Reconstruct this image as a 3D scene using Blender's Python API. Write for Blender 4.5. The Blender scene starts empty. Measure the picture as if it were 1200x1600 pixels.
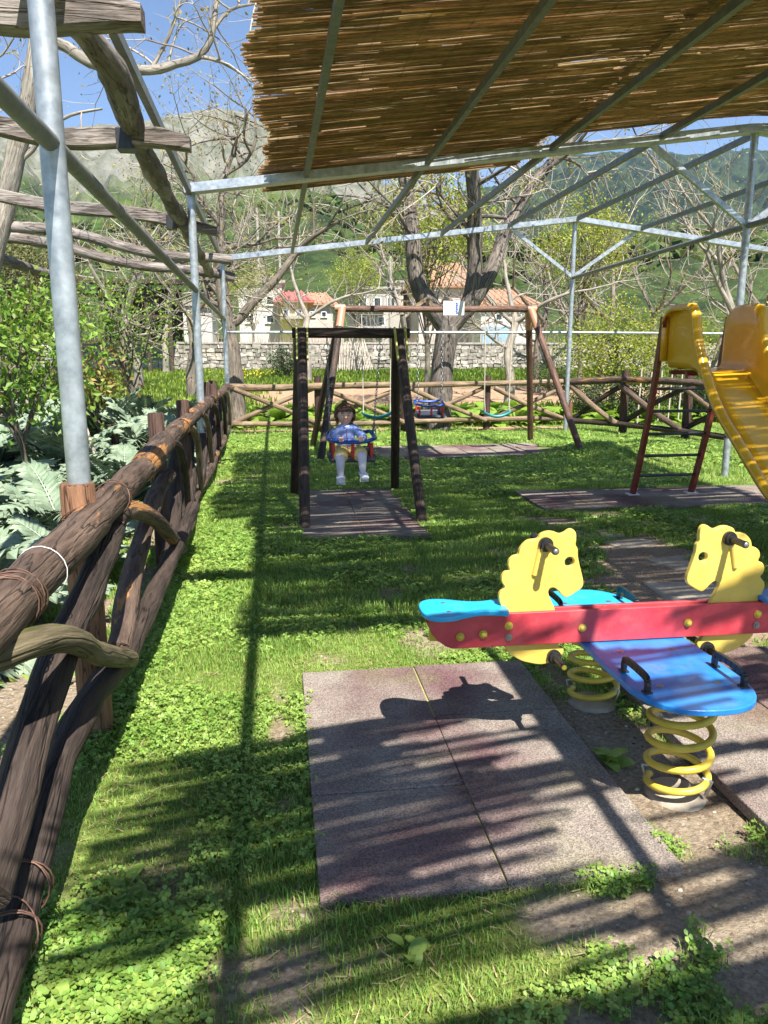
import bpy, bmesh, math, random
import numpy as np
from mathutils import Vector, Matrix, noise as mnoise
R = math.radians
random.seed(7); rng = np.random.default_rng(11)
SC = bpy.context.scene; COL = SC.collection

# ------------------------------------------------------------------ camera, sky, sun, exposure
F, EYE, PITCH, YAW = 1200.0, 1.5, R(11.5), R(7.67)
cam = bpy.data.cameras.new('camera'); co = bpy.data.objects.new('camera', cam); COL.objects.link(co)
cam.sensor_fit = 'VERTICAL'; cam.sensor_height = 36; cam.lens = 27.0
cam.clip_start = 0.05; cam.clip_end = 12000
co.location = (0, 0, EYE); co.rotation_euler = (R(90) - PITCH, 0, -YAW); SC.camera = co
SUN = Vector((0.17, -0.67, 1.0)).normalized()
w = bpy.data.worlds.new('World'); SC.world = w; w.use_nodes = True
nt = w.node_tree; bg = nt.nodes['Background']
sky = nt.nodes.new('ShaderNodeTexSky'); sky.sky_type = 'NISHITA'; sky.sun_disc = False
sky.sun_elevation = math.asin(SUN.z); sky.sun_rotation = math.atan2(SUN.x, SUN.y)
sky.altitude = 2500; sky.air_density = 1.0; sky.dust_density = 0.0; sky.ozone_density = 2.5
nt.links.new(sky.outputs[0], bg.inputs[0]); bg.inputs[1].default_value = 0.09
sl = bpy.data.lights.new('sun', 'SUN'); sl.energy = 5.0; sl.angle = R(0.45); sl.color = (1, .955, .88)
so = bpy.data.objects.new('sun', sl); COL.objects.link(so); so.rotation_euler = SUN.to_track_quat('Z', 'Y').to_euler()
SC.view_settings.view_transform = 'Standard'; SC.view_settings.look = 'None'
SC.view_settings.gamma = 1; SC.view_settings.use_curve_mapping = False
SC.view_settings.exposure = 1.25
SC.render.engine = 'CYCLES'
SC.cycles.max_bounces = 7; SC.cycles.diffuse_bounces = 4; SC.cycles.glossy_bounces = 3
SC.cycles.transmission_bounces = 5; SC.cycles.transparent_max_bounces = 8; SC.cycles.volume_bounces = 0
SC.cycles.use_denoising = True

def ray(px, py):
    x = (px - 600) / F; y = (800 - py) / F
    d = (x, math.cos(PITCH) + y * math.sin(PITCH), -math.sin(PITCH) + y * math.cos(PITCH))
    c, s = math.cos(YAW), math.sin(YAW)
    return (d[0] * c + d[1] * s, -d[0] * s + d[1] * c, d[2])
def G(px, py, z=0.0):      # point of the photo on the level z
    r = ray(px, py); k = (z - EYE) / r[2]; return Vector((r[0] * k, r[1] * k, z))
def XAT(px, py, X):        # point of the photo on the upright plane x=X
    r = ray(px, py); k = X / r[0]; return Vector((X, r[1] * k, EYE + r[2] * k))
def D(px, py, Y):          # point of the photo at the distance Y
    r = ray(px, py); k = Y / r[1]; return Vector((r[0] * k, Y, EYE + r[2] * k))

# ------------------------------------------------------------------ noise and mesh helpers
def _h(ix, iy, s):
    v = np.sin(ix * 127.1 + iy * 311.7 + s * 74.7) * 43758.5453
    return v - np.floor(v)
def vn(x, y, s=0.0):
    x = np.asarray(x, float); y = np.asarray(y, float)
    ix, iy = np.floor(x), np.floor(y); fx, fy = x - ix, y - iy
    fx = fx * fx * (3 - 2 * fx); fy = fy * fy * (3 - 2 * fy)
    return (_h(ix, iy, s) * (1 - fx) + _h(ix + 1, iy, s) * fx) * (1 - fy) + (_h(ix, iy + 1, s) * (1 - fx) + _h(ix + 1, iy + 1, s) * fx) * fy
def fbm(x, y, o=4, s=0.0):
    x = np.asarray(x, float); y = np.asarray(y, float)
    t = 0; a = .5; n = 0
    for k in range(o):
        t = t + a * vn(x, y, s + k * 3.1); n += a; a *= .5; x = x * 2.03; y = y * 2.03
    return t / n
def sstep(a, b, x):
    t = np.clip((np.asarray(x, float) - a) / (b - a), 0, 1); return t * t * (3 - 2 * t)

class MB:
    def __init__(s): s.v = []; s.g = []; s.f = []; s.n = 0
    def add(s, v, faces, g=None, m=0, smooth=True):
        v = np.asarray(v, float).reshape(-1, 3); faces = np.asarray(faces, np.int64)
        s.v.append(v); s.g.append(v if g is None else np.asarray(g, float).reshape(-1, 3))
        s.f.append((faces + s.n, m, smooth)); s.n += len(v); return s
    def mesh(s, name, mats):
        me = bpy.data.meshes.new(name)
        if not isinstance(mats, (list, tuple)): mats = [mats]
        for m in mats: me.materials.append(m)
        if not s.v: return me
        v = np.concatenate(s.v); g = np.concatenate(s.g)
        me.vertices.add(len(v)); me.vertices.foreach_set('co', v.astype(np.float32).ravel())
        ls = []; st = []; mi = []; sm = []; o = 0
        for f, m, q in s.f:
            k = f.shape[1]; ls.append(f.ravel()); st.append(o + np.arange(len(f)) * k); o += f.size
            mi.append(np.full(len(f), m)); sm.append(np.full(len(f), q))
        ls = np.concatenate(ls); st = np.concatenate(st)
        me.loops.add(len(ls)); me.loops.foreach_set('vertex_index', ls.astype(np.int32))
        me.polygons.add(len(st)); me.polygons.foreach_set('loop_start', st.astype(np.int32))
        me.polygons.foreach_set('material_index', np.concatenate(mi).astype(np.int32))
        me.polygons.foreach_set('use_smooth', np.concatenate(sm).astype(bool))
        a = me.attributes.new('grain', 'FLOAT_VECTOR', 'POINT'); a.data.foreach_set('vector', g.astype(np.float32).ravel())
        me.update(calc_edges=True); return me
    def build(s, name, mats, parent=None, kind=None):
        o = bpy.data.objects.new(name, s.mesh(name, mats)); COL.objects.link(o)
        if parent: o.parent = parent
        if kind: o['kind'] = kind
        return o
    # ---- shapes
    def tube(s, pts, r, n=8, m=0, cap=True, rough=0, seed=0, smooth=True):
        P = np.asarray([tuple(p) for p in pts], float); k = len(P)
        r = np.broadcast_to(np.asarray(r, float), (k,)) if np.ndim(r) <= 1 else r
        T = np.gradient(P, axis=0); T /= np.linalg.norm(T, axis=1)[:, None] + 1e-12
        u = np.array([0, 0, 1.]) if abs(T[0][2]) < .9 else np.array([1., 0, 0])
        U = np.zeros_like(P); a = np.cross(T[0], u); a /= np.linalg.norm(a) + 1e-12; U[0] = a
        for i in range(1, k):
            b = U[i - 1] - T[i] * np.dot(U[i - 1], T[i]); U[i] = b / (np.linalg.norm(b) + 1e-12)
        W = np.cross(T, U); th = np.arange(n) * 2 * math.pi / n
        c, q = np.cos(th), np.sin(th)
        L = np.concatenate([[0], np.cumsum(np.linalg.norm(np.diff(P, axis=0), axis=1))])
        rr = r[:, None] * np.ones((1, n))
        if rough:
            A, B = np.meshgrid(L, th, indexing='ij')
            rr = rr * (1 + rough * (fbm(A * 5 + seed * 7, np.cos(B) * 1.2 + 3, 3, seed) - .5) + rough * .8 * (fbm(A * 2.5, np.sin(B) * 2 + 9, 3, seed + 5) - .5))
        V = P[:, None, :] + rr[:, :, None] * (c[None, :, None] * U[:, None, :] + q[None, :, None] * W[:, None, :])
        g = np.stack([rr * c + seed * .37, rr * q, L[:, None] * np.ones((1, n)) + seed * 1.7], -1)
        i = np.arange(k - 1)[:, None] * n; j = np.arange(n)[None, :]; j2 = (j + 1) % n
        f = np.stack([i + j, i + j2, i + n + j2, i + n + j], -1).reshape(-1, 4)
        s.add(V, f, g, m, smooth)
        if cap:
            for e, rev in ((0, True), (k - 1, False)):
                vv = np.concatenate([V[e], P[e][None]]); gg = np.concatenate([g[e], g[e].mean(0)[None]])
                ff = [(x, (x + 1) % n, n) for x in range(n)]
                if rev: ff = [(b, a_, c_) for a_, b, c_ in ff]
                s.add(vv, ff, gg, m, False)
        return s
    def cyl(s, a, b, r, n=12, m=0, r2=None, smooth=True):
        return s.tube([a, b], [r, r if r2 is None else r2], n, m, True, smooth=smooth)
    def box(s, c, d, M=None, m=0, bev=0.0):
        x, y, z = [k / 2 for k in d]; c = np.array(c, float)
        if bev <= 0:
            v = np.array([(sx * x, sy * y, sz * z) for sz in (-1, 1) for sx, sy in ((-1, -1), (1, -1), (1, 1), (-1, 1))])
            f = [(3, 2, 1, 0), (4, 5, 6, 7), (0, 1, 5, 4), (1, 2, 6, 5), (2, 3, 7, 6), (3, 0, 4, 7)]
            g = v.copy()
            if M is not None: v = v @ np.array(M.to_3x3()).T
            return s.add(v + c, f, g, m, False)
        bm = bmesh.new(); bmesh.ops.create_cube(bm, size=1)
        for q in bm.verts: q.co = Vector((q.co.x * 2 * x, q.co.y * 2 * y, q.co.z * 2 * z))
        bmesh.ops.bevel(bm, geom=bm.edges[:], offset=bev, segments=2, affect='EDGES', profile=.5)
        bmesh.ops.triangulate(bm, faces=[q for q in bm.faces if len(q.verts) > 4])
        bm.verts.index_update(); v = np.array([q.co for q in bm.verts]); g = v.copy()
        if M is not None: v = v @ np.array(M.to_3x3()).T
        for k in (3, 4):
            f = [[q.index for q in p.verts] for p in bm.faces if len(p.verts) == k]
            if f:
                s.add(v + c, f, g, m, False)
        bm.free(); return s
    def bar(s, a, b, w_, h_, m=0, up=(0, 0, 1)):      # rectangular bar from a to b
        a = Vector(a); b = Vector(b); z = (b - a); L = z.length; z.normalize()
        x = Vector(up).cross(z)
        if x.length < 1e-4: x = Vector((1, 0, 0)).cross(z)
        x.normalize(); y = z.cross(x)
        M = Matrix((x, y, z)).transposed()
        return s.box((a + b) / 2, (w_, h_, L), M, m)
    def ball(s, c, r, m=0, n=10, sc=(1, 1, 1), M=None):
        k = max(4, n // 2 + 1); ph = np.linspace(0, math.pi, k + 1); th = np.arange(n) * 2 * math.pi / n
        A, B = np.meshgrid(ph, th, indexing='ij')
        V = np.stack([np.sin(A) * np.cos(B) * sc[0], np.sin(A) * np.sin(B) * sc[1], np.cos(A) * sc[2]], -1) * r
        if M is not None: V = V @ np.array(M.to_3x3()).T
        i = np.arange(k)[:, None] * n; j = np.arange(n)[None, :]; j2 = (j + 1) % n
        f = np.stack([i + j, i + n + j, i + n + j2, i + j2], -1).reshape(-1, 4)
        return s.add(V + np.array(c, float), f, None, m)

def cr(pts, step=None, n=None, closed=False):          # Catmull-Rom through points
    P = [np.array(tuple(p), float) for p in pts]; out = []; k = len(P)
    rngk = range(k) if closed else range(k - 1)
    for i in rngk:
        if closed: a, b, c, d = P[i - 1], P[i], P[(i + 1) % k], P[(i + 2) % k]
        else: a, b, c, d = P[max(i - 1, 0)], P[i], P[i + 1], P[min(i + 2, k - 1)]
        q = n if n else max(1, int(np.linalg.norm(c - b) / step))
        for t in np.arange(q) / q:
            out.append(.5 * (2 * b + (c - a) * t + (2 * a - 5 * b + 4 * c - d) * t * t + (3 * b - 3 * c + d - a) * t ** 3))
    if not closed: out.append(P[-1])
    return np.array(out)

def scatter(tv, tf, pos, rot, sc, tilt=None, tdir=None, gv=None):
    tv = np.asarray(tv, float); tf = np.asarray(tf); N = len(pos)
    c, s = np.cos(rot), np.sin(rot)
    x, y, z = tv[:, 0][None], tv[:, 1][None], tv[:, 2][None]
    if tilt is not None:     # tilt about x before turning
        ct, st = np.cos(tilt)[:, None], np.sin(tilt)[:, None]
        y, z = y * ct - z * st, y * st + z * ct
    else: x = np.repeat(x, N, 0); y = np.repeat(y, N, 0); z = np.repeat(z, N, 0)
    x = np.broadcast_to(x, (N, tv.shape[0]))
    X = x * c[:, None] - y * s[:, None]; Y = x * s[:, None] + y * c[:, None]
    sc = np.asarray(sc)
    V = np.stack([X, Y, z], -1) * (sc[:, None, None] if sc.ndim == 1 else sc[:, None, :]) + pos[:, None, :]
    f = tf[None] + (np.arange(N) * len(tv))[:, None, None]
    return V.reshape(-1, 3), f.reshape(-1, tf.shape[1])

def rand_leaves(mb, C, size, m=0, fold=.35, jit=.3, up=0.0):
    """leaf quads, freely turned, one per centre"""
    C = np.asarray(C, float); N = len(C)
    if not N: return
    a = rng.normal(size=(N, 3)); a[:, 2] -= up * .5; a /= np.linalg.norm(a, axis=1)[:, None]
    b = rng.normal(size=(N, 3)); b -= a * (a * b).sum(1)[:, None]; b /= np.linalg.norm(b, axis=1)[:, None]
    c = np.cross(a, b); S = (size * (1 + jit * rng.uniform(-1, 1, N)))[:, None]
    V = np.stack([C, C + a * S * .45 + b * S * .28 + c * S * fold * .3, C + a * S, C + a * S * .45 - b * S * .28 + c * S * fold * .3], 1)
    base = (np.arange(N) * 4)[:, None]
    f = np.concatenate([base + np.array([[0, 1, 2]]), base + np.array([[0, 2, 3]])])
    mb.add(V.reshape(-1, 3), f, None, m, False)

def empty(name, loc=(0, 0, 0), rz=0.0):
    o = bpy.data.objects.new(name, None); COL.objects.link(o); o.location = loc; o.rotation_euler = (0, 0, rz); o.empty_display_size = .1
    return o
def tag(o, label=None, cat=None, group=None, kind=None):
    if label: o['label'] = label
    if cat: o['category'] = cat
    if group: o['group'] = group
    if kind: o['kind'] = kind
    return o
def thing(name, label, cat, loc=(0, 0, 0), rz=0.0, group=None): return tag(empty(name, loc, rz), label, cat, group)
KIDS = {}
def inst(name, me, parent=None, loc=(0, 0, 0), rot=(0, 0, 0), sc=(1, 1, 1)):
    o = bpy.data.objects.new(name, me); COL.objects.link(o); o.location = loc; o.rotation_euler = rot; o.scale = sc
    if parent: o.parent = parent
    return o

# ------------------------------------------------------------------ materials
def mat(name, c1, c2=None, c3=None, rough=.6, metal=0.0, scale=8.0, bump=0.0, bscale=60.0, coord='Object', stretch=None,
        trans=0.0, tcol=None, island=0.0, contrast=(.35, .65), spec=.5, coat=0.0, rvar=0.0, detail=6, grime=0.0):
    m = bpy.data.materials.new(name); m.use_nodes = True; N = m.node_tree.nodes; L = m.node_tree.links
    b = N['Principled BSDF']; out = N['Material Output']
    b.inputs['Roughness'].default_value = rough; b.inputs['Metallic'].default_value = metal
    b.inputs['Specular IOR Level'].default_value = spec; b.inputs['Coat Weight'].default_value = coat
    if coord == 'grain':
        tc = N.new('ShaderNodeAttribute'); tc.attribute_name = 'grain'; src = tc.outputs['Vector']
    else:
        tc = N.new('ShaderNodeTexCoord'); src = tc.outputs[coord]
    if stretch:
        mp = N.new('ShaderNodeMapping'); mp.inputs['Scale'].default_value = stretch; L.new(src, mp.inputs[0]); src = mp.outputs[0]
    col = None
    if c2 is not None:
        nz = N.new('ShaderNodeTexNoise'); nz.inputs['Scale'].default_value = scale; nz.inputs['Detail'].default_value = detail
        nz.inputs['Roughness'].default_value = .62
        L.new(src, nz.inputs['Vector'])
        cr_ = N.new('ShaderNodeValToRGB'); e = cr_.color_ramp.elements
        e[0].position = contrast[0]; e[0].color = (*c1, 1); e[1].position = contrast[1]; e[1].color = (*c2, 1)
        if c3 is not None:
            k = e.new((contrast[0] + contrast[1]) / 2); k.color = (*c3, 1)
        L.new(nz.outputs[0], cr_.inputs[0]); col = cr_.outputs[0]
        if rvar:
            mr = N.new('ShaderNodeMapRange'); mr.inputs['To Min'].default_value = rough - rvar; mr.inputs['To Max'].default_value = rough + rvar
            L.new(nz.outputs[0], mr.inputs[0]); L.new(mr.outputs[0], b.inputs['Roughness'])
    else:
        rgb = N.new('ShaderNodeRGB'); rgb.outputs[0].default_value = (*c1, 1); col = rgb.outputs[0]
    if island:
        ge = N.new('ShaderNodeNewGeometry'); hs = N.new('ShaderNodeHueSaturation')
        mr = N.new('ShaderNodeMapRange'); mr.inputs['To Min'].default_value = 1 - island; mr.inputs['To Max'].default_value = 1 + island
        L.new(ge.outputs['Random Per Island'], mr.inputs[0]); L.new(mr.outputs[0], hs.inputs['Value'])
        m2 = N.new('ShaderNodeMapRange'); m2.inputs['To Min'].default_value = .5 - island * .07; m2.inputs['To Max'].default_value = .5 + island * .05
        mu = N.new('ShaderNodeMath'); mu.operation = 'FRACT'; m3 = N.new('ShaderNodeMath'); m3.operation = 'MULTIPLY'; m3.inputs[1].default_value = 7.31
        L.new(ge.outputs['Random Per Island'], m3.inputs[0]); L.new(m3.outputs[0], mu.inputs[0]); L.new(mu.outputs[0], m2.inputs[0]); L.new(m2.outputs[0], hs.inputs['Hue'])
        L.new(col, hs.inputs['Color']); col = hs.outputs[0]
    if grime:
        def gn(sc, st, p0, p1, k_):
            q = N.new('ShaderNodeMapping'); q.inputs['Scale'].default_value = st; L.new(src, q.inputs[0]); n_ = N.new('ShaderNodeTexNoise'); n_.inputs['Scale'].default_value = sc; n_.inputs['Detail'].default_value = 8; n_.inputs['Roughness'].default_value = .7; L.new(q.outputs[0], n_.inputs['Vector'])
            m_ = N.new('ShaderNodeMapRange'); m_.inputs['From Min'].default_value = p0; m_.inputs['From Max'].default_value = p1; m_.inputs['To Max'].default_value = k_; L.new(n_.outputs[0], m_.inputs[0]); return m_.outputs[0]
        for f_, dc in ((gn(9, (1, 1, 1), .52, .72, grime), (.30, .25, .18)), (gn(30, (1, 5, 5), .66, .72, grime * .9), (.75, .72, .66))):
            x_ = N.new('ShaderNodeMix'); x_.data_type = 'RGBA'; L.new(f_, x_.inputs[0]); L.new(col, x_.inputs[6]); x_.inputs[7].default_value = (*dc, 1); col = x_.outputs[2]
    L.new(col, b.inputs['Base Color'])
    if bump:
        bn = N.new('ShaderNodeTexNoise'); bn.inputs['Scale'].default_value = bscale; bn.inputs['Detail'].default_value = 5
        L.new(src, bn.inputs['Vector']); bp = N.new('ShaderNodeBump'); bp.inputs['Strength'].default_value = bump
        bp.inputs['Distance'].default_value = .01; L.new(bn.outputs[0], bp.inputs['Height']); L.new(bp.outputs[0], b.inputs['Normal'])
    if trans:
        t = N.new('ShaderNodeBsdfTranslucent'); mx = N.new('ShaderNodeMixShader'); mx.inputs[0].default_value = trans
        if tcol: t.inputs[0].default_value = (*tcol, 1)
        else: L.new(col, t.inputs[0])
        L.new(b.outputs[0], mx.inputs[1]); L.new(t.outputs[0], mx.inputs[2]); L.new(mx.outputs[0], out.inputs[0])
    m['col'] = 1
    return m
def wood(name, base, light, crack, rough=.75, patch=None, pamt=.62):
    """weathered round log: long grain, dark drying cracks, optional bare orange patches"""
    m = bpy.data.materials.new(name); m.use_nodes = True; N = m.node_tree.nodes; L = m.node_tree.links; b = N['Principled BSDF']
    a = N.new('ShaderNodeAttribute'); a.attribute_name = 'grain'
    def noise(st, sc, d=6, rg=.6):
        mp = N.new('ShaderNodeMapping'); mp.inputs['Scale'].default_value = st; L.new(a.outputs['Vector'], mp.inputs[0])
        n = N.new('ShaderNodeTexNoise'); n.inputs['Scale'].default_value = sc; n.inputs['Detail'].default_value = d; n.inputs['Roughness'].default_value = rg
        L.new(mp.outputs[0], n.inputs['Vector']); return n.outputs[0]
    def ramp(src, p0, p1, c0, c1):
        r = N.new('ShaderNodeValToRGB'); e = r.color_ramp.elements; e[0].position = p0; e[1].position = p1; e[0].color = (*c0, 1); e[1].color = (*c1, 1)
        L.new(src, r.inputs[0]); return r.outputs[0]
    def mix(f, x, y, mode='MIX'):
        k = N.new('ShaderNodeMix'); k.data_type = 'RGBA'; k.blend_type = mode
        if isinstance(f, float): k.inputs[0].default_value = f
        else: L.new(f, k.inputs[0])
        L.new(x, k.inputs[6]); L.new(y, k.inputs[7]); return k.outputs[2]
    c = ramp(noise((1, 1, .12), 34, 8, .7), .35, .68, base, light)
    if patch:
        pc = ramp(noise((1, 1, .1), 60, 5), .3, .7, tuple(k * .7 for k in patch), patch)
        f = ramp(noise((1, 1, .22), 7, 4), pamt, pamt + .03, (0, 0, 0), (1, 1, 1)); c = mix(f, c, pc)
    cn = noise((1, 1, .07), 16, 3, .5)
    sb = N.new('ShaderNodeMath'); sb.operation = 'SUBTRACT'; sb.inputs[1].default_value = .5; L.new(cn, sb.inputs[0])
    ab = N.new('ShaderNodeMath'); ab.operation = 'ABSOLUTE'; L.new(sb.outputs[0], ab.inputs[0])
    ck = ramp(ab.outputs[0], 0.0, .012, crack, (1, 1, 1)); c = mix(1.0, c, ck, 'MULTIPLY')
    big = ramp(noise((1, 1, 1), 2.2, 3), .3, .7, (.62, .62, .62), (1.15, 1.1, 1.05)); c = mix(1.0, c, big, 'MULTIPLY')
    L.new(c, b.inputs['Base Color']); b.inputs['Roughness'].default_value = rough; b.inputs['Specular IOR Level'].default_value = .3
    bp = N.new('ShaderNodeBump'); bp.inputs['Strength'].default_value = .9; bp.inputs['Distance'].default_value = .012
    ad = N.new('ShaderNodeMath'); ad.operation = 'MINIMUM'; ad.inputs[1].default_value = .035; L.new(ab.outputs[0], ad.inputs[0])
    m8 = N.new('ShaderNodeMath'); m8.operation = 'MULTIPLY_ADD'; m8.inputs[1].default_value = 14; L.new(ad.outputs[0], m8.inputs[0]); L.new(noise((1, 1, .1), 70, 6), m8.inputs[2])
    L.new(m8.outputs[0], bp.inputs['Height']); L.new(bp.outputs[0], b.inputs['Normal'])
    return m

M = {}
M['log'] = wood('log_wood', (.05, .032, .024), (.185, .13, .098), (.12, .1, .09), patch=(.46, .225, .08), pamt=.585)
M['log_moss'] = wood('log_mossy', (.075, .06, .03), (.24, .20, .12), (.2, .2, .12), patch=(.13, .15, .04), pamt=.52)
M['log_dark'] = wood('log_dark', (.022, .016, .014), (.085, .062, .05), (.12, .1, .1), patch=(.25, .13, .06), pamt=.74)
M['log_pale'] = wood('log_pale', (.17, .115, .07), (.36, .27, .18), (.3, .25, .2), patch=(.42, .33, .22), pamt=.6)
M['post'] = wood('post_wood', (.05, .028, .022), (.125, .075, .058), (.2, .18, .16))
M['post_orange'] = wood('post_orange', (.12, .06, .035), (.28, .15, .085), (.25, .2, .15))
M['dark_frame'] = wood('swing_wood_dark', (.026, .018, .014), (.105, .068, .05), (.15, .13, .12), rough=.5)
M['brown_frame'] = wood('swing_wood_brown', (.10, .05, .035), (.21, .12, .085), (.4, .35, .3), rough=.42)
M['copper'] = mat('copper_brown_paint', (.42, .20, .11), (.52, .27, .16), rough=.35, scale=5)
M['beam'] = wood('grey_timber', (.085, .068, .058), (.26, .22, .20), (.15, .13, .12), patch=(.34, .30, .275), pamt=.5)
M['galv'] = mat('galvanised_steel', (.25, .28, .31), (.52, .56, .60), rough=.42, metal=.55, scale=14, contrast=(.3, .7), bump=.05, bscale=30, rvar=.12, grime=0.25)
M['galv_dull'] = mat('dull_galvanised_steel', (.15, .155, .15), (.24, .25, .24), rough=.6, metal=.4, scale=14, contrast=(.3, .7))
M['reed'] = mat('dry_reed', (.33, .225, .11), (.60, .46, .27), (.44, .31, .16), rough=.6, scale=3, coord='grain', stretch=(30, 30, 5), island=.22, trans=.6, contrast=(.3, .7))
M['wire'] = mat('rusty_wire', (.09, .05, .035), (.18, .10, .07), rough=.6, metal=.4, scale=30)
M['chain'] = mat('chain_steel', (.3, .3, .31), rough=.4, metal=.9)
M['blackp'] = mat('black_plastic', (.012, .012, .013), (.03, .03, .03), rough=.42, scale=30, bump=.03, bscale=200)
M['yellow'] = mat('yellow_board', (.66, .44, .075), (.80, .57, .12), rough=.42, scale=7, bump=.05, bscale=220, contrast=(.3, .7), rvar=.08, grime=0.22)
M['yellow_paint'] = mat('spring_yellow', (.50, .36, .03), (.70, .52, .07), rough=.4, scale=9, bump=.12, bscale=70, contrast=(.3, .6), grime=0.40)
M['red'] = mat('red_board', (.42, .03, .045), (.58, .065, .085), rough=.45, scale=7, bump=.05, bscale=220, rvar=.08, grime=0.25)
M['blue'] = mat('blue_board', (.012, .15, .48), (.03, .24, .64), rough=.33, scale=6, bump=.04, bscale=200, rvar=.08, grime=0.25)
M['cyan'] = mat('light_blue_board', (.012, .36, .70), (.02, .42, .78), rough=.34, scale=3, bump=.04, bscale=200, grime=0.20)
M['steelbolt'] = mat('bolt_steel', (.35, .34, .33), rough=.35, metal=.8)
M['concrete'] = mat('concrete', (.26, .24, .21), (.42, .39, .35), rough=.9, scale=12, bump=.4, bscale=60)
M['slab'] = mat('earthy_slab', (.28, .23, .17), (.50, .43, .33), rough=.95, scale=5, bump=.6, bscale=30)
M['moss'] = mat('mossy_joint', (.26, .24, .09), (.36, .33, .13), rough=1, scale=30)
M['slide'] = mat('slide_fibreglass', (.78, .405, .015), (.87, .49, .03), rough=.22, scale=2, bump=.03, bscale=18, coat=.35, rvar=.06, grime=0.18)
M['ladder'] = mat('ladder_red_paint', (.15, .022, .02), (.26, .045, .035), rough=.38, scale=10, grime=0.30)
M['rung'] = mat('black_rung', (.02, .02, .022), (.05, .045, .045), rough=.4, scale=14)
M['white'] = mat('white_paint', (.68, .68, .66), (.78, .78, .76), rough=.6, scale=3)
M['teal'] = mat('teal_rubber', (.008, .15, .16), (.012, .20, .20), rough=.4, scale=6)
M['swblue'] = mat('swing_blue_plastic', (.012, .06, .34), (.02, .09, .42), rough=.3, scale=6)
M['swred'] = mat('swing_red_plastic', (.50, .015, .02), (.6, .03, .03), rough=.3, scale=6)
M['swseat'] = mat('dark_seat_rubber', (.03, .04, .06), (.055, .065, .09), rough=.55, scale=12)
M['rope'] = mat('pale_rope', (.42, .37, .28), (.58, .52, .42), rough=.9, scale=60)
M['bracket'] = mat('olive_bracket', (.33, .31, .06), (.45, .42, .10), rough=.45, scale=20)

def mat_rubber():
    m = bpy.data.materials.new('rubber_crumb'); m.use_nodes = True; N = m.node_tree.nodes; L = m.node_tree.links; b = N['Principled BSDF']
    g = N.new('ShaderNodeNewGeometry')
    def noise(sc, d=4, rg=.6):
        n = N.new('ShaderNodeTexNoise'); n.inputs['Scale'].default_value = sc; n.inputs['Detail'].default_value = d; n.inputs['Roughness'].default_value = rg
        L.new(g.outputs['Position'], n.inputs['Vector']); return n.outputs[0]
    def ramp(s, p0, p1, c0, c1):
        r = N.new('ShaderNodeValToRGB'); e = r.color_ramp.elements; e[0].position = p0; e[1].position = p1; e[0].color = (*c0, 1); e[1].color = (*c1, 1); L.new(s, r.inputs[0]); return r.outputs[0]
    def mix(f, x, y, mode='MIX'):
        k = N.new('ShaderNodeMix'); k.data_type = 'RGBA'; k.blend_type = mode
        if isinstance(f, float): k.inputs[0].default_value = f
        else: L.new(f, k.inputs[0])
        L.new(x, k.inputs[6]); L.new(y, k.inputs[7]); return k.outputs[2]
    red = ramp(noise(3.0), .3, .7, (.115, .062, .066), (.175, .095, .10))
    grey = ramp(noise(5.0), .3, .7, (.185, .15, .13), (.31, .27, .23))
    c = mix(ramp(noise(1.15, 3), .36, .54, (0, 0, 0), (1, 1, 1)), red, grey)
    moss = N.new('ShaderNodeRGB'); moss.outputs[0].default_value = (.22, .205, .11, 1)
    mf = N.new('ShaderNodeMath'); mf.operation = 'MULTIPLY'; mf.inputs[1].default_value = .5; L.new(ramp(noise(1.7, 3), .55, .7, (0, 0, 0), (1, 1, 1)), mf.inputs[0]); c = mix(mf.outputs[0], c, moss.outputs[0])
    v = N.new('ShaderNodeTexVoronoi'); v.inputs['Scale'].default_value = 230; L.new(g.outputs['Position'], v.inputs['Vector'])
    bw = N.new('ShaderNodeSeparateColor'); L.new(v.outputs['Color'], bw.inputs[0])
    sp = ramp(bw.outputs[0], .05, .95, (.6, .6, .6), (1.4, 1.38, 1.34)); c = mix(1.0, c, sp, 'MULTIPLY')
    L.new(c, b.inputs['Base Color']); b.inputs['Roughness'].default_value = .92; b.inputs['Specular IOR Level'].default_value = .25
    bp = N.new('ShaderNodeBump'); bp.inputs['Strength'].default_value = .7; bp.inputs['Distance'].default_value = .004; L.new(v.outputs['Distance'], bp.inputs['Height']); L.new(bp.outputs[0], b.inputs['Normal'])
    return m
M['rubber'] = mat_rubber()

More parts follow.
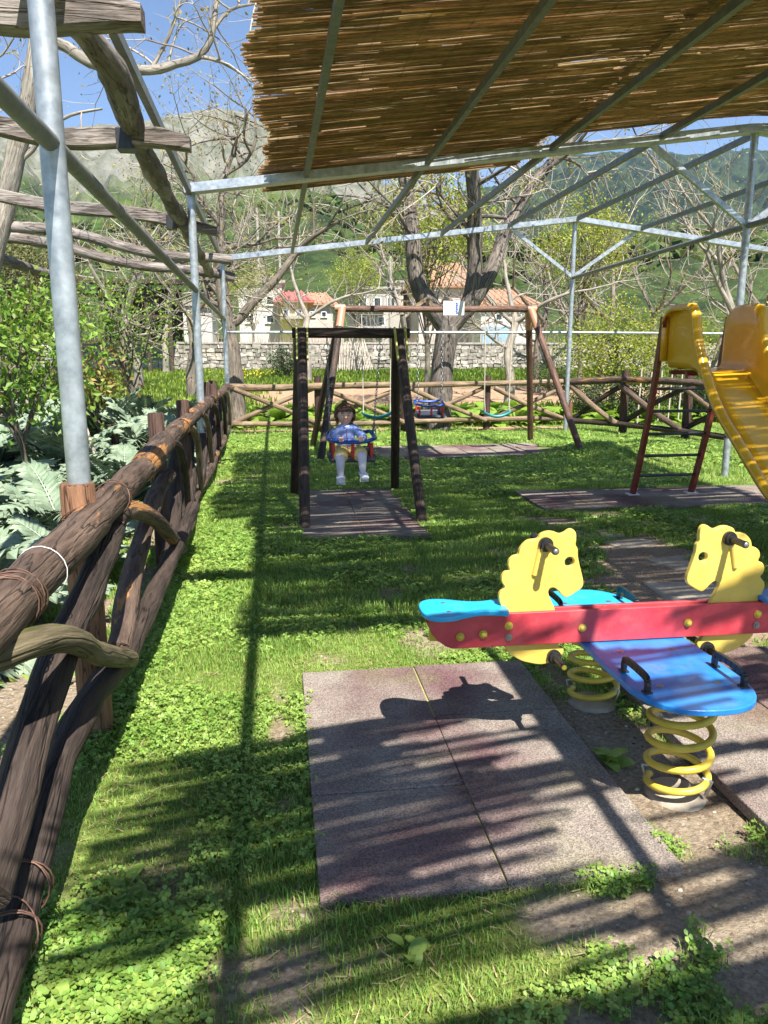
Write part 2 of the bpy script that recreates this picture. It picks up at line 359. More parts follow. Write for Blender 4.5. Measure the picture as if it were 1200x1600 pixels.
def mat_ground():
    m = bpy.data.materials.new('soil_and_turf'); m.use_nodes = True; N = m.node_tree.nodes; L = m.node_tree.links; b = N['Principled BSDF']
    g = N.new('ShaderNodeNewGeometry'); at = N.new('ShaderNodeAttribute'); at.attribute_name = 'cover'
    sep = N.new('ShaderNodeSeparateColor'); L.new(at.outputs['Color'], sep.inputs[0])
    def noise(sc, d=5, rg=.65):
        n = N.new('ShaderNodeTexNoise'); n.inputs['Scale'].default_value = sc; n.inputs['Detail'].default_value = d; n.inputs['Roughness'].default_value = rg
        L.new(g.outputs['Position'], n.inputs['Vector']); return n.outputs[0]
    def ramp(s, p0, p1, c0, c1):
        r = N.new('ShaderNodeValToRGB'); e = r.color_ramp.elements; e[0].position = p0; e[1].position = p1; e[0].color = (*c0, 1); e[1].color = (*c1, 1); L.new(s, r.inputs[0]); return r.outputs[0]
    def mix(f, x, y, mode='MIX'):
        k = N.new('ShaderNodeMix'); k.data_type = 'RGBA'; k.blend_type = mode
        if isinstance(f, float): k.inputs[0].default_value = f
        else: L.new(f, k.inputs[0])
        L.new(x, k.inputs[6]); L.new(y, k.inputs[7]); return k.outputs[2]
    dirt = mix(ramp(noise(3), .35, .65, (0, 0, 0), (1, 1, 1)), ramp(noise(45, 8), .34, .66, (.14, .10, .065), (.40, .31, .21)), ramp(noise(70, 8), .34, .66, (.22, .17, .115), (.52, .43, .32)))
    clay_and_sun = ramp(noise(12), .3, .7, (.36, .22, .13), (.50, .33, .21))
    green = ramp(noise(25), .3, .7, (.11, .15, .035), (.26, .31, .07))
    c = mix(sep.outputs[1], dirt, clay_and_sun); c = mix(sep.outputs[0], c, green)
    L.new(c, b.inputs['Base Color']); b.inputs['Roughness'].default_value = .95; b.inputs['Specular IOR Level'].default_value = .2
    bp = N.new('ShaderNodeBump'); bp.inputs['Strength'].default_value = .8; bp.inputs['Distance'].default_value = .05; L.new(noise(30, 10), bp.inputs['Height']); L.new(bp.outputs[0], b.inputs['Normal'])
    return m
M['ground'] = mat_ground()
M['grass'] = mat('grass_blade', (.19, .33, .06), (.36, .51, .13), (.27, .42, .08), rough=.55, scale=2.2, island=.4, trans=.42, contrast=(.3, .7))
M['clover'] = mat('clover_leaf', (.19, .34, .055), (.34, .49, .11), rough=.5, scale=2.5, island=.35, trans=.38)
M['straw'] = mat('dry_grass', (.30, .22, .10), (.46, .36, .19), rough=.8, scale=4, island=.3)
M['meadow'] = mat('meadow_leaf', (.14, .24, .025), (.26, .36, .045), rough=.6, scale=.6, island=.4, trans=.3)
M['lettuce'] = mat('vegetable_leaf', (.13, .25, .025), (.24, .40, .05), rough=.5, scale=4, island=.3, trans=.35)
M['cardoon'] = mat('silver_leaf', (.12, .175, .11), (.29, .36, .24), (.19, .255, .165), rough=.6, scale=6, trans=.12, island=.15, bump=.2, bscale=60)
M['cardoon_rib'] = mat('silver_rib', (.34, .40, .30), rough=.6)
M['leaf_yg'] = mat('spring_leaf', (.20, .26, .03), (.40, .43, .06), rough=.5, scale=1.2, island=.35, trans=.42)
M['leaf_green'] = mat('fresh_leaf', (.12, .23, .03), (.25, .38, .055), rough=.5, scale=1.5, island=.35, trans=.4)
M['leaf_olive'] = mat('dull_leaf', (.09, .105, .035), (.20, .19, .06), rough=.6, scale=.8, island=.35, trans=.25)
M['leaf_bud'] = mat('young_leaf_bud', (.26, .22, .05), (.36, .30, .09), rough=.6, scale=2, island=.4, trans=.4)
M['leaf_dark'] = mat('dark_leaf', (.04, .08, .02), (.09, .14, .03), rough=.55, scale=1.5, island=.35, trans=.3)
M['bark_dark'] = wood('dark_rough_bark', (.025, .02, .017), (.32, .28, .245), (.08, .07, .06), rough=.9)
M['bark_pale'] = wood('pale_bark', (.20, .175, .145), (.46, .42, .36), (.4, .36, .32), rough=.85)
M['bark_grey'] = wood('grey_bark', (.12, .10, .08), (.33, .285, .235), (.25, .22, .2), rough=.9)
M['twig'] = mat('pale_twig', (.25, .21, .17), (.42, .37, .31), rough=.85, scale=3, island=.3)
M['stone'] = mat('limestone', (.22, .20, .165), (.44, .40, .34), rough=.92, scale=6, island=.38, bump=.5, bscale=20)
M['mortar'] = mat('wall_core', (.17, .15, .12), (.28, .25, .21), rough=.95, scale=5)
M['cane'] = mat('cane', (.35, .31, .24), (.55, .50, .40), rough=.8, scale=5, island=.3)
M['brush'] = mat('dry_brush', (.22, .15, .10), (.36, .27, .19), rough=.9, scale=2, island=.4)
M['pebble'] = mat('pebble', (.24, .20, .15), (.48, .43, .35), rough=.9, scale=30, island=.35)
print('materials', len(M))

# ------------------------------------------------------------------ ground
def hgt(x, y):
    x = np.asarray(x, float); y = np.asarray(y, float)
    h = .8 * np.clip((y - 17) / 21, 0, 1) + np.clip(y - 39, 0, 400) * .035
    h = h + .17 * np.exp(-((x - 5.4) ** 2 / 1.8 + (y - 11.3) ** 2 / 1.5))
    amp = sstep(0, 1, np.minimum(np.abs(y - 7) / 4, 1)) * 0 + 1
    return h + (fbm(x * 1.3 + 9, y * 1.3, 3, 2) - .5) * .035 * amp * sstep(-30, 0, y)
MATS_XY = [(.07, 1.14, 1.86, 3.44), (1.49, 3.1, .9, 3.39), (.13, 1.22, 6.15, 8.49), (2.55, 5.6, 7.05, 8.12), (1.45, 4.25, 11.05, 12.6)]
def in_mats(x, y, e=0.0):
    q = np.zeros(np.shape(x), bool)
    for a, b, c, d in MATS_XY: q |= (x > a - e) & (x < b + e) & (y > c - e) & (y < d + e)
    return q
def green(x, y):
    """how much grows at a point, 0 bare soil .. 1 thick turf"""
    x = np.asarray(x, float); y = np.asarray(y, float)
    n = fbm(x * 1.6 + 3, y * 1.6, 4, 1); n2 = fbm(x * 5.5, y * 5.5 + 7, 3, 4)
    g = .71 + (n - .5) * 1.5 + (n2 - .5) * 1.1
    g = g + .30 * sstep(4.5, 6.5, y) - .0
    def bare(cx, cy, rx, ry, k): return k * np.exp(-(((x - cx) / rx) ** 2 + ((y - cy) / ry) ** 2))
    g = g - bare(-.04, 3.0, .07, .5, .8) - bare(-.06, 2.1, .1, .3, .35) - bare(-.35, 2.35, .2, .25, .25) - bare(.0, 4.1, .25, .15, .4)
    g = g - bare(1.31, 2.6, .16, 1.0, .55) - bare(1.33, 2.2, .18, .25, .5) - bare(1.75, 1.66, .75, .20, 1.1) - bare(.85, 1.74, .35, .07, .5) - bare(1.3, 1.40, .55, .13, .5) - bare(2.0, 1.45, .5, .25, .5)
    g = g - bare(2.55, 4.3, .5, .7, 1.3) - bare(2.9, 5.5, .42, .75, .95) - bare(2.45, 6.55, .35, .35, .7) - bare(3.2, 6.5, .8, .25, .4) - bare(.0, 6.9, .22, .5, .5)
    g = g - bare(1.35, 6.4, .2, .5, .4)
    g = np.where((x < -.80) & (y < 20), np.minimum(g, g - .62 * sstep(-.8, -.95, x) * (1 - sstep(-1.45, -1.75, x)) * (1 - sstep(7, 9.5, y))), g)
    g = g + .16 * (x < .6) * (x > -.8) * (y < 5)
    path = np.exp(-((y - 15.75) / .5) ** 2) * (x > -1.2) * .9 * (x < 6)
    p2 = sstep(20.5, 21.3, y) * (1 - sstep(27.5, 28.5, y)) * 1.6 * sstep(-1.5, .5, x)
    return np.clip(g - path - p2, 0, 1)
def clay_and_sun(x, y):
    return np.clip(sstep(14.6, 15.2, y) * (1 - sstep(28, 30, y)) + .35 * np.exp(-((x - 2.6) / .8) ** 2 - ((y - 4.6) / 1.6) ** 2), 0, 1)  # clay ground behind the fence, plus sunlit paleness painted onto the path
def axis(lo, hi, d, far_lo, far_hi):
    a = list(np.arange(lo, hi, d)); s = d; v = hi
    while v < far_hi: a.append(v); s *= 1.18; v += s
    s = d; v = lo; b = []
    while v > far_lo: s *= 1.18; v -= s; b.append(v)
    return np.array(b[::-1] + a)
gx = axis(-2.4, 6.5, .05, -900, 900); gy = axis(.6, 16.5, .05, -60, 900)
GX, GY = np.meshgrid(gx, gy, indexing='xy'); Z = hgt(GX, GY)
mb = MB(); i = np.arange(len(gy) - 1)[:, None] * len(gx); j = np.arange(len(gx) - 1)[None, :]
mb.add(np.stack([GX, GY, Z], -1), np.stack([i + j, i + j + 1, i + len(gx) + j + 1, i + len(gx) + j], -1).reshape(-1, 4))
ground = mb.build('ground', M['ground'], kind='structure')
ca = ground.data.color_attributes.new('cover', 'FLOAT_COLOR', 'POINT')
cv = np.ones((GX.size, 4), np.float32); cv[:, 0] = sstep(.3, .62, green(GX, GY)).ravel(); cv[:, 1] = clay_and_sun(GX, GY).ravel()
ca.data.foreach_set('color', cv.ravel())
def GZ(x, y): return float(hgt(x, y))

# ------------------------------------------------------------------ far mountains and hillside
def mat_hill(name, low, lowd, rock, rockd, z0, z1, sc, rk=.5):
    m = bpy.data.materials.new(name); m.use_nodes = True; N = m.node_tree.nodes; L = m.node_tree.links; b = N['Principled BSDF']
    g = N.new('ShaderNodeNewGeometry')
    def noise(s, d=7, rg=.65):
        n = N.new('ShaderNodeTexNoise'); n.inputs['Scale'].default_value = s; n.inputs['Detail'].default_value = d; n.inputs['Roughness'].default_value = rg
        L.new(g.outputs['Position'], n.inputs['Vector']); return n.outputs[0]
    def ramp(s, p0, p1, c0, c1):
        r = N.new('ShaderNodeValToRGB'); e = r.color_ramp.elements; e[0].position = p0; e[1].position = p1; e[0].color = (*c0, 1); e[1].color = (*c1, 1); L.new(s, r.inputs[0]); return r.outputs[0]
    a = ramp(noise(sc * 2), .4, .6, lowd, low); r = ramp(noise(sc * 3), .4, .62, rockd, rock)
    sx = N.new('ShaderNodeSeparateXYZ'); L.new(g.outputs['Position'], sx.inputs[0])
    mr = N.new('ShaderNodeMapRange'); mr.inputs['From Min'].default_value = z0; mr.inputs['From Max'].default_value = z1; L.new(sx.outputs[2], mr.inputs[0])
    ad = N.new('ShaderNodeMath'); ad.operation = 'ADD'; L.new(mr.outputs[0], ad.inputs[0]); L.new(noise(sc * .7), ad.inputs[1])
    f = ramp(ad.outputs[0], rk + .42, rk + .62, (0, 0, 0), (1, 1, 1))
    k = N.new('ShaderNodeMix'); k.data_type = 'RGBA'; L.new(f, k.inputs[0]); L.new(a, k.inputs[6]); L.new(r, k.inputs[7]); L.new(k.outputs[2], b.inputs['Base Color'])
    b.inputs['Roughness'].default_value = 1; b.inputs['Specular IOR Level'].default_value = 0
    bp = N.new('ShaderNodeBump'); bp.inputs['Strength'].default_value = .6; bp.inputs['Distance'].default_value = 8; L.new(noise(sc * 4), bp.inputs['Height']); L.new(bp.outputs[0], b.inputs['Normal'])
    return m
def mountain(name, prof, Yc, Yb, zb, amp, seed, material, pw=1.1, nx=220, ny=110):
    pxs = np.linspace(prof[0][0], prof[-1][0], nx); pys = np.interp(pxs, [p[0] for p in prof], [p[1] for p in prof])
    crest = np.array([D(a, b, Yc) for a, b in zip(pxs, pys)]); t = np.linspace(0, 1.5, ny)
    tt = np.minimum(t, 1); Y = Yb + (Yc - Yb) * t
    X = crest[:, 0][None] * (Y[:, None] / Yc)
    zc = crest[:, 2][None] + amp * .10 * (fbm(crest[:, 0] / (Yc * .02), crest[:, 0] * 0, 4, seed)[None] - .5)
    Z_ = zb + (zc - zb) * (tt[:, None] ** pw) - np.maximum(t[:, None] - 1, 0) * (Yc - Yb) * .5
    YY = Y[:, None] * np.ones_like(X); q = Yc * .07
    ridge = 1 - np.abs(2 * fbm(X / q, YY / (q * 1.6), 5, seed) - 1) * 2.2
    Z_ = Z_ + amp * (ridge - .55) * (tt * (1 - tt) * 3)[:, None] + amp * .12 * (fbm(X / q * 5, YY / q * 5, 4, seed + 4) - .5) * (t[:, None] < 1)
    V = np.stack([X, YY, Z_], -1); i = np.arange(ny - 1)[:, None] * nx; j = np.arange(nx - 1)[None]
    mb = MB(); mb.add(V, np.stack([i + j, i + j + 1, i + nx + j + 1, i + nx + j], -1).reshape(-1, 4)); return mb.build(name, material, kind='structure'), V
M['mtn_l'] = mat_hill('grey_mountain', (.09, .13, .035), (.03, .05, .018), (.22, .215, .18), (.11, .12, .08), 40, 430, .012, .30)
M['mtn_r'] = mat_hill('wooded_mountain', (.045, .07, .035), (.012, .024, .018), (.20, .19, .15), (.08, .10, .06), 200, 900, .016, .75)
M['hill'] = mat_hill('green_hillside', (.075, .11, .038), (.032, .052, .026), (.17, .165, .115), (.09, .10, .055), 0, 240, .05, .78)
mountain('mountain', [(-500, 260), (-120, 215), (60, 205), (221, 191), (262, 184), (311, 174), (364, 172), (405, 188), (470, 214), (560, 268), (700, 330), (800, 352)], 1500, 330, 6, 90, 1, M['mtn_l'])
mountain('mountain', [(480, 400), (600, 345), (700, 318), (780, 290), (830, 264), (895, 243), (980, 236), (1012, 230), (1060, 243), (1120, 238), (1200, 232), (1500, 215), (1900, 260)], 2200, 420, 6, 130, 5, M['mtn_r'])
hill, HV = mountain('hillside', [(-700, 420), (-200, 400), (60, 372), (200, 352), (330, 335), (430, 322), (520, 318), (600, 345), (680, 372), (760, 392), (900, 372), (1050, 362), (1200, 372), (1500, 340), (2000, 360)], 520, 95, 3, 16, 9, M['hill'], pw=.9)
# trees and bushes scattered over the hillside, one far mass
bm = bmesh.new(); bmesh.ops.create_icosphere(bm, subdivisions=1, radius=1); tv = np.array([v.co for v in bm.verts]); tf = np.array([[v.index for v in f.verts] for f in bm.faces]); bm.free()
mb = MB()
ii = rng.integers(14, 72, 16000); jj = rng.integers(0, 219, 16000); P = HV[ii, jj] + rng.normal(size=(16000, 3)) * np.array([3, 3, 0])
keep = fbm(P[:, 0] / 45, P[:, 1] / 45, 3, 6) + rng.uniform(-.15, .15, 16000) > .43; P = P[keep]; n = len(P)
v, f = scatter(tv * (1 + rng.uniform(-.25, .25, (len(tv), 1))), tf, P, rng.uniform(0, 6.3, n), np.stack([(rr := rng.uniform(.9, 2.8, n)), rr, rr * rng.uniform(.6, 1.1, n)], -1))
v += rng.normal(size=v.shape) * .35
M['hill_tree'] = mat('hill_tree_leaf', (.032, .055, .018), (.085, .12, .032), rough=1, scale=.02, island=.5, coord='Object', spec=0)
mb.add(v, f, None, 0, False); tag(mb.build('hillside_woods', M['hill_tree']), 'scattered green trees and bushes covering the hillside behind the village', 'woods', kind='stuff')

# ------------------------------------------------------------------ far stone wall and houses
WY = 38.0; WB = GZ(0, WY) - .05
wall = thing('stone_wall', 'long pale rubble stone wall with flat coping beyond the garden', 'wall', (0, WY, WB))
mb = MB(); mb.box((10, .22, .65), (62, .34, 1.28)); mb.build('wall_core', M['mortar'], wall)
mb = MB()
for row in range(7):
    x = -21 + rng.uniform(0, .3)
    while x < 41:
        w_ = rng.uniform(.16, .46); hh = rng.uniform(.13, .2)
        Mx = Matrix.Rotation(rng.uniform(-.12, .12), 3, 'Y')
        bm = bmesh.new(); bmesh.ops.create_cube(bm, size=1)
        vv = np.array([q.co for q in bm.verts]); ff = [[q.index for q in p.verts] for p in bm.faces]; bm.free()
        vv = vv * np.array([w_ * .93, .16, hh]) + rng.uniform(-.025, .025, (8, 3)); vv = vv @ np.array(Mx).T
        mb.add(vv + np.array([x + w_ / 2, 0.03 + rng.uniform(-.025, .02), .1 + row * .178 + rng.uniform(-.02, .02)]), ff, None, 0, False); x += w_
mb.build('rubble_stones', M['stone'], wall, kind='stuff')
mb = MB(); x = -21.0
while x < 41:
    mb.box((x + .45, .2, 1.345), (.88, .5, .09), bev=.012); x += .9
mb.build('coping', M['concrete'], wall)

def mwall(n, c): return mat(n, tuple(k * .85 for k in c), c, rough=.9, scale=1.5)
HW = {'white': mwall('white_render', (.56, .53, .50)), 'pink': mwall('pink_render', (.54, .45, .41)), 'yellow': mwall('yellow_render', (.78, .60, .27)),
      'grey': mwall('grey_render', (.42, .38, .34)), 'tan': mwall('tan_render', (.60, .46, .34)), 'dark': mwall('dark_boards', (.07, .045, .035))}
ROOF = {'tile': mat('terracotta_tile', (.29, .145, .085), (.42, .24, .15), rough=.85, scale=3), 'red': mat('red_roof_paint', (.38, .10, .09), (.46, .15, .13), rough=.7, scale=2), 'flat': M['concrete']}
GLASS = mat('dark_window_glass', (.03, .04, .05), rough=.15); SHUT = mat('brown_shutter', (.25, .13, .06), (.36, .2, .1), rough=.7, scale=5)
BLUEG = mat('blue_garage_door', (.22, .32, .42), (.28, .40, .52), rough=.6)
def house(px0, px1, pyt, Y, label, wallm, roof, wins, depth=8, name='house', rh=1.3, balc=(), shut=None):
    a = D(px0, pyt, Y); b = D(px1, pyt, Y); g = GZ((a.x + b.x) / 2, Y) - .6; W = b.x - a.x; Ht = a.z - g
    o = thing(name, label, 'house', ((a.x + b.x) / 2, Y, g))
    mb = MB(); mb.box((0, depth / 2, Ht / 2), (W, depth, Ht)); mb.build('wall', wallm, o)
    mb = MB(); rm = ROOF[roof]
    if roof == 'flat':
        mb.box((0, depth / 2, Ht + .12), (W + .5, depth + .5, .22)); mb.build('roof', rm, o)
    else:
        e = .5; z0 = Ht + .02
        v = [(-W / 2 - e, -e, z0), (W / 2 + e, -e, z0), (W / 2 + e, depth + e, z0), (-W / 2 - e, depth + e, z0), (-W / 2 + W * .15, depth / 2, z0 + rh), (W / 2 - W * .15, depth / 2, z0 + rh)]
        mb.add(v, [(0, 1, 5, 4), (2, 3, 4, 5)], None, 0, False); mb.add(v, [(1, 2, 5), (3, 0, 4)], None, 0, False)
        mb.box((0, depth / 2, z0 - .08), (W + 1, depth + 1, .12))
        r = mb.build('roof', rm, o); k = int((W + 1) / .45); m2 = MB()
        for q in range(k):
            x = -W / 2 - e + .25 + q * .45; xt = np.clip(x, -W / 2 + W * .15, W / 2 - W * .15); m2.tube([(x, -e - .03, z0 + .03), (xt * .5 + x * .5, depth * .25, z0 + rh * .5 + .03), (xt, depth / 2, z0 + rh + .03)], .09, 5)
        m2.build('tile_ridge', rm, r, kind='stuff')
    for (wx0, wx1, wy0, wy1) in wins:
        p = D(wx0, wy0, Y); q = D(wx1, wy1, Y); cx = (p.x + q.x) / 2 - o.location.x; cz = (p.z + q.z) / 2 - g; ww = q.x - p.x; wh = p.z - q.z
        mb = MB(); f_ = .1
        for dx, dz, sx, sz in ((0, wh / 2, ww + 2 * f_, f_), (0, -wh / 2 - .03, ww + 2 * f_ + .1, f_), (-ww / 2 - f_ / 2, 0, f_, wh), (ww / 2 + f_ / 2, 0, f_, wh)): mb.box((cx + dx, -.05, cz + dz), (sx, .16, sz))
        f = mb.build('window', shut or M['white'], o)
        mb = MB(); mb.box((cx, -.012, cz), (ww, .02, wh)); mb.build('pane', GLASS, f)
    for (wx0, wx1, wy) in balc:
        p = D(wx0, wy, Y); q = D(wx1, wy, Y); cx = (p.x + q.x) / 2 - o.location.x; cz = p.z - g; ww = q.x - p.x
        mb = MB(); mb.box((cx, -.65, cz), (ww, 1.3, .18)); bb = mb.build('balcony', M['concrete'], o)
        mb = MB()
        for k in range(int(ww / .35) + 1): mb.bar((cx - ww / 2 + k * .35 + .03, -1.25, cz + .1), (cx - ww / 2 + k * .35 + .03, -1.25, cz + 1.0), .04, .04)
        mb.bar((cx - ww / 2, -1.25, cz + 1.02), (cx + ww / 2, -1.25, cz + 1.02), .06, .06); mb.build('railing', M['galv_dull'], bb)
    return o
house(372, 440, 442, 60, 'tall white rendered house just left of the yellow house', HW['white'], 'flat', [(417, 427, 463, 476), (385, 395, 463, 476), (417, 427, 492, 504), (385, 395, 492, 504)])
house(438, 480, 470, 56, 'yellow house with painted red roof beside the tall white house', HW['yellow'], 'red', [(443, 450, 484, 494), (463, 471, 484, 494)], balc=[(440, 478, 497)], rh=.9)
house(478, 520, 475, 75, 'small pale house with terracotta roof behind the yellow house', HW['pink'], 'tile', [(485, 491, 487, 495), (503, 509, 487, 495)])
house(556, 626, 452, 66, 'grey unfinished house with long balconies behind the swing bar', HW['grey'], 'flat', [(562, 572, 465, 478), (585, 594, 465, 478), (606, 616, 465, 478), (562, 572, 495, 508), (590, 600, 495, 508)], balc=[(556, 600, 484), (556, 600, 512)])
house(620, 655, 442, 80, 'narrow tan house rising behind the grey unfinished house', HW['tan'], 'flat', [(630, 638, 455, 466), (630, 638, 480, 490)])
house(655, 748, 447, 62, 'pink house with broad terracotta roof and brown shutters behind the forked tree', HW['pink'], 'tile', [(668, 677, 460, 470), (693, 702, 460, 470), (722, 731, 460, 470), (668, 677, 490, 503), (700, 709, 490, 503)], rh=2.2, shut=SHUT)
h_ = house(752, 838, 476, 58, 'low white house with blue garage door beyond the wall', HW['white'], 'tile', [(775, 783, 490, 500), (815, 823, 490, 500)], rh=1.4)
pa = D(757, 490, 57.98); mb = MB(); mb.box((pa.x + 1.0 - h_.location.x, -.06, 1.6), (2.3, .1, 2.4)); mb.build('garage_door', BLUEG, h_)
house(395, 470, 405, 190, 'white block of flats high up on the hillside', HW['white'], 'flat', [(402, 408, 411, 416), (415, 421, 411, 416), (430, 436, 411, 416), (445, 451, 411, 416)])
house(486, 524, 398, 230, 'small white villa with tiled roof on the green hillside', HW['white'], 'tile', [(492, 497, 403, 408), (508, 513, 403, 408)])
house(236, 330, 478, 44, 'low white outbuilding with pale window left of the steel posts', HW['white'], 'flat', [(252, 270, 486, 497), (296, 306, 486, 497)], depth=4)
# dark open barn on the left
a = D(118, 432, 36); b = D(262, 432, 36); gz = GZ(-10, 36); Wd = b.x - a.x
bn = thing('open_barn', 'dark open timber barn with low roof behind the small green tree', 'barn', ((a.x + b.x) / 2, 36, gz - .1))
Ht = a.z - gz
mb = MB(); mb.box((0, 2.4, Ht + .1), (Wd + .8, 6, .16), Matrix.Rotation(R(4), 3, 'X')); mb.build('roof', HW['dark'], bn)
for k in range(5):
    mb = MB(); x = -Wd / 2 + k * Wd / 4; mb.bar((x, 0, 0), (x, 0, Ht), .16, .16); mb.build('post', HW['dark'], bn)
for zz in (.35, .62, .84):
    mb = MB(); mb.bar((-Wd / 2, .02, Ht * zz), (Wd / 2, .02, Ht * zz), .08, .16); mb.build('rail', HW['dark'], bn)
mb = MB(); mb.box((0, 4.9, Ht / 2), (Wd, .15, Ht)); mb.build('back_wall', HW['dark'], bn)
for px, pyt, Y in ((435, 330, 70), (610, 400, 60), (401, 325, 62)):
    p = D(px, pyt, Y); mb = MB(); mb.tube([(0, 0, -1), (0, 0, p.z - GZ(p.x, Y))], [.14, .1], 8)
    mb.bar((-.6, 0, p.z - GZ(p.x, Y) - .5), (.6, 0, p.z - GZ(p.x, Y) - .5), .07, .07)
    o = mb.build('utility_pole', M['concrete']); o.location = (p.x, Y, GZ(p.x, Y))
    tag(o, {435: 'pale utility pole standing between the white and yellow houses', 610: 'pale utility pole in front of the grey house', 401: 'thin pale utility pole left of the white house'}[px], 'utility pole', 'utility poles of the village')

# ------------------------------------------------------------------ steel pergola frame
def zroof(x):
    return 3.27 + .13 * (x + .95) if x < 5.6 else 3.27 + .13 * 6.55 - .115 * (x - 5.6)
fr = thing('steel_shade_frame', 'galvanised steel frame with posts, gable beams and purlins carrying the reed roof', 'frame', (0, 0, 0))
def fpart(name, fn, m='galv'): mb = MB(); fn(mb); return mb.build(name, M[m], fr)
XP = lambda y: -.70 - .018 * y
gY = [3.0, 8.9, 14.9, -3.0]; PX = [-2.2, -.96]
ridge_x = {3.0: 5.4, 8.9: 5.52, 14.9: 5.7, -3.0: 5.3}
for Yg in gY:
    xl = {3.0: -.76, 8.9: -.88, 14.9: -.97, -3.0: -.7}[Yg]; xr = ridge_x[Yg]; xe = 2 * xr - xl
    zl, zr = (3.22, 4.05)
    for name, x, zt in (('post', xl, zl), ('post', xr, zr), ('post', xe, zl)):
        p = fpart(name, lambda m_: m_.tube([(x, Yg, -.1), (x, Yg, zt)], .043, 14))
        mb = MB(); mb.tube([(x, Yg, .96 if x == xl else .5), (x, Yg, .99 if x == xl else .53)], .047, 14); mb.build('wire_tie', M['wire'], p)
    fpart('gable_beam', lambda m_: m_.bar((xl - .06, Yg - .06, zl), (xr, Yg - .06, zr), .09, .17, up=(0, 1, 0)))
    fpart('gable_beam', lambda m_: m_.bar((xr + .003, Yg - .06, zr), (xe + .06, Yg - .06, zl), .09, .17, up=(0, 1, 0)))
    for sx in (-1, 1):
        fpart('strut', lambda m_: m_.bar((xr, Yg + .003, 3.0), (xr + sx * 1.28, Yg + .003, zr - .17), .05, .06))
fpart('cross_pipe', lambda m_: m_.tube([(-.97, 14.96, 1.93), (5.7, 14.96, 1.95), (12.4, 14.96, 1.93)], .026, 8))
# bars along the length
def along(name, p, q, w_=.05, h_=.07, m='galv_dull'):
    fpart(name, lambda m_: m_.bar(p, q, w_, h_), m)
for X0, X1 in ((.44, .30), (1.63, 1.67), (2.98, 3.08), (4.25, 4.36), (5.56, 5.70), (6.9, 7.0), (8.25, 8.36), (9.6, 9.7), (10.9, 11.0)):
    along('purlin', (X0, -3.0, zroof(X0) - .02), (X1, 14.9, zroof(X1) - .06))
along('eaves_bar', (-.72, -3.0, 3.22), (-.97, 14.9, 3.2)); along('eaves_bar', (11.3, -3.0, 3.22), (12.3, 14.9, 3.2))
fpart('tie_pipe', lambda m_: m_.tube([(-.66, -3.0, 2.22), (-.76, 3.05, 2.22), (-.875, 8.95, 2.2), (-.97, 14.9, 2.16)], .032, 10), 'galv_dull')
fpart('tie_pipe', lambda m_: m_.tube([(5.3, -3.0, 3.0), (5.52, 8.9, 3.0), (5.7, 14.9, 2.98)], .032, 10), 'galv_dull')

# ------------------------------------------------------------------ reed mats on the frame
def reed_mat(label, x0, x1, y0, y1, skew=0.0, gapf=.5, ragged=.055, layers=2, seed=0, dz=.06, lift=0.0, band=None, pitch=.0112, slope=None):
    o = thing('reed_roof_mat', label, 'reed mat', ((x0 + x1) / 2, (y0 + y1) / 2, zroof((x0 + x1) / 2) + dz), 0, 'reed mats of the shade roof')
    cx, cy, cz = o.location; mb = MB(); r_ = np.random.default_rng(seed); k = 7
    for la in range(layers):
        y = y0; k = 22
        while y < y1:
            y += pitch * r_.uniform(.75, 1.35)
            if la and r_.uniform() < .2: continue
            a = x0 + r_.uniform(-ragged, ragged * .6) + .05 * math.sin(y * 1.7 + seed) + .03 * math.sin(y * 5.3); b = x1 + r_.uniform(-ragged, ragged)
            xs = np.linspace(a, b, k); ph = r_.uniform(0, 6.3); yn = y + (xs - (x0 + x1) / 2) * .015 + .012 * np.sin(xs * 1.3 + y * 2)
            ys = yn + .006 * np.sin(xs * 2.2 + ph) + (xs - (x0 + x1) / 2) * skew + r_.normal(0, .0015, k) + (xs - cx) * r_.normal(0, .003)
            zs = np.array([zroof(q) for q in xs]) + dz + la * .013 + r_.normal(0, .004, k) + lift + .03 * math.sin(y * 2.3)
            R0 = r_.uniform(.0058, .0088)
            if band is not None: open_ = vn(xs * 1.1 + seed * 9, yn * 8.0, 8.0) * .62 + vn(xs * 2.3, yn * 26, 3.0) * .38 > band
            else: open_ = vn(xs * 1.6 + seed * 9, yn * 55, 4.0) * .75 + vn(xs * .7, yn * 4, 6.0) * .25 > (.75 if seed in (3, 4) else .725) + .03 * la
            open_ = open_ | (r_.uniform(size=k) < .012)
            Q = np.stack([xs - cx, ys - cy, zs - cz], -1); sd_ = int(r_.integers(0, 500)); st = None
            for q in range(k + 1):
                if q < k and not open_[q]:
                    if st is None: st = q
                elif st is not None:
                    if q - st >= 2:
                        idx = sorted(set(list(range(st, q, 3)) + [q - 1])); mb.tube(Q[idx], R0, 4, 0, False, seed=sd_)
                    st = None
    mb.build('reeds', M['reed'], o, kind='stuff')
    mb = MB()
    for q in np.linspace(x0 + .12, x1 - .12, 10):
        yy = np.linspace(y0, y1, 40); mb.tube(np.stack([q - cx + 0 * yy, yy - cy + (q - cx) * skew, zroof(q) + dz - .008 + lift + .03 * np.sin(yy * 2.3) - cz], -1), .0016, 3, 0, False)
    mb.build('binding_wire', M['wire'], o, kind='stuff')
    return o
reed_mat('ragged reed mat over the left roof half, its reed ends jutting towards the sky', -.07, 2.98, 4.75, 9.85, seed=1)
reed_mat('reed mat right of the ragged one, with a short back edge before the gable beam', 2.95, 5.75, 4.3, 8.85, seed=2, dz=.075)
def shade(o): pass
reed_mat('reed mat above the near lawn, slightly set in from the ragged left edge', .36, 2.98, 1.62, 4.72, seed=3)  # mats from here on are out of view, laid out by their shade
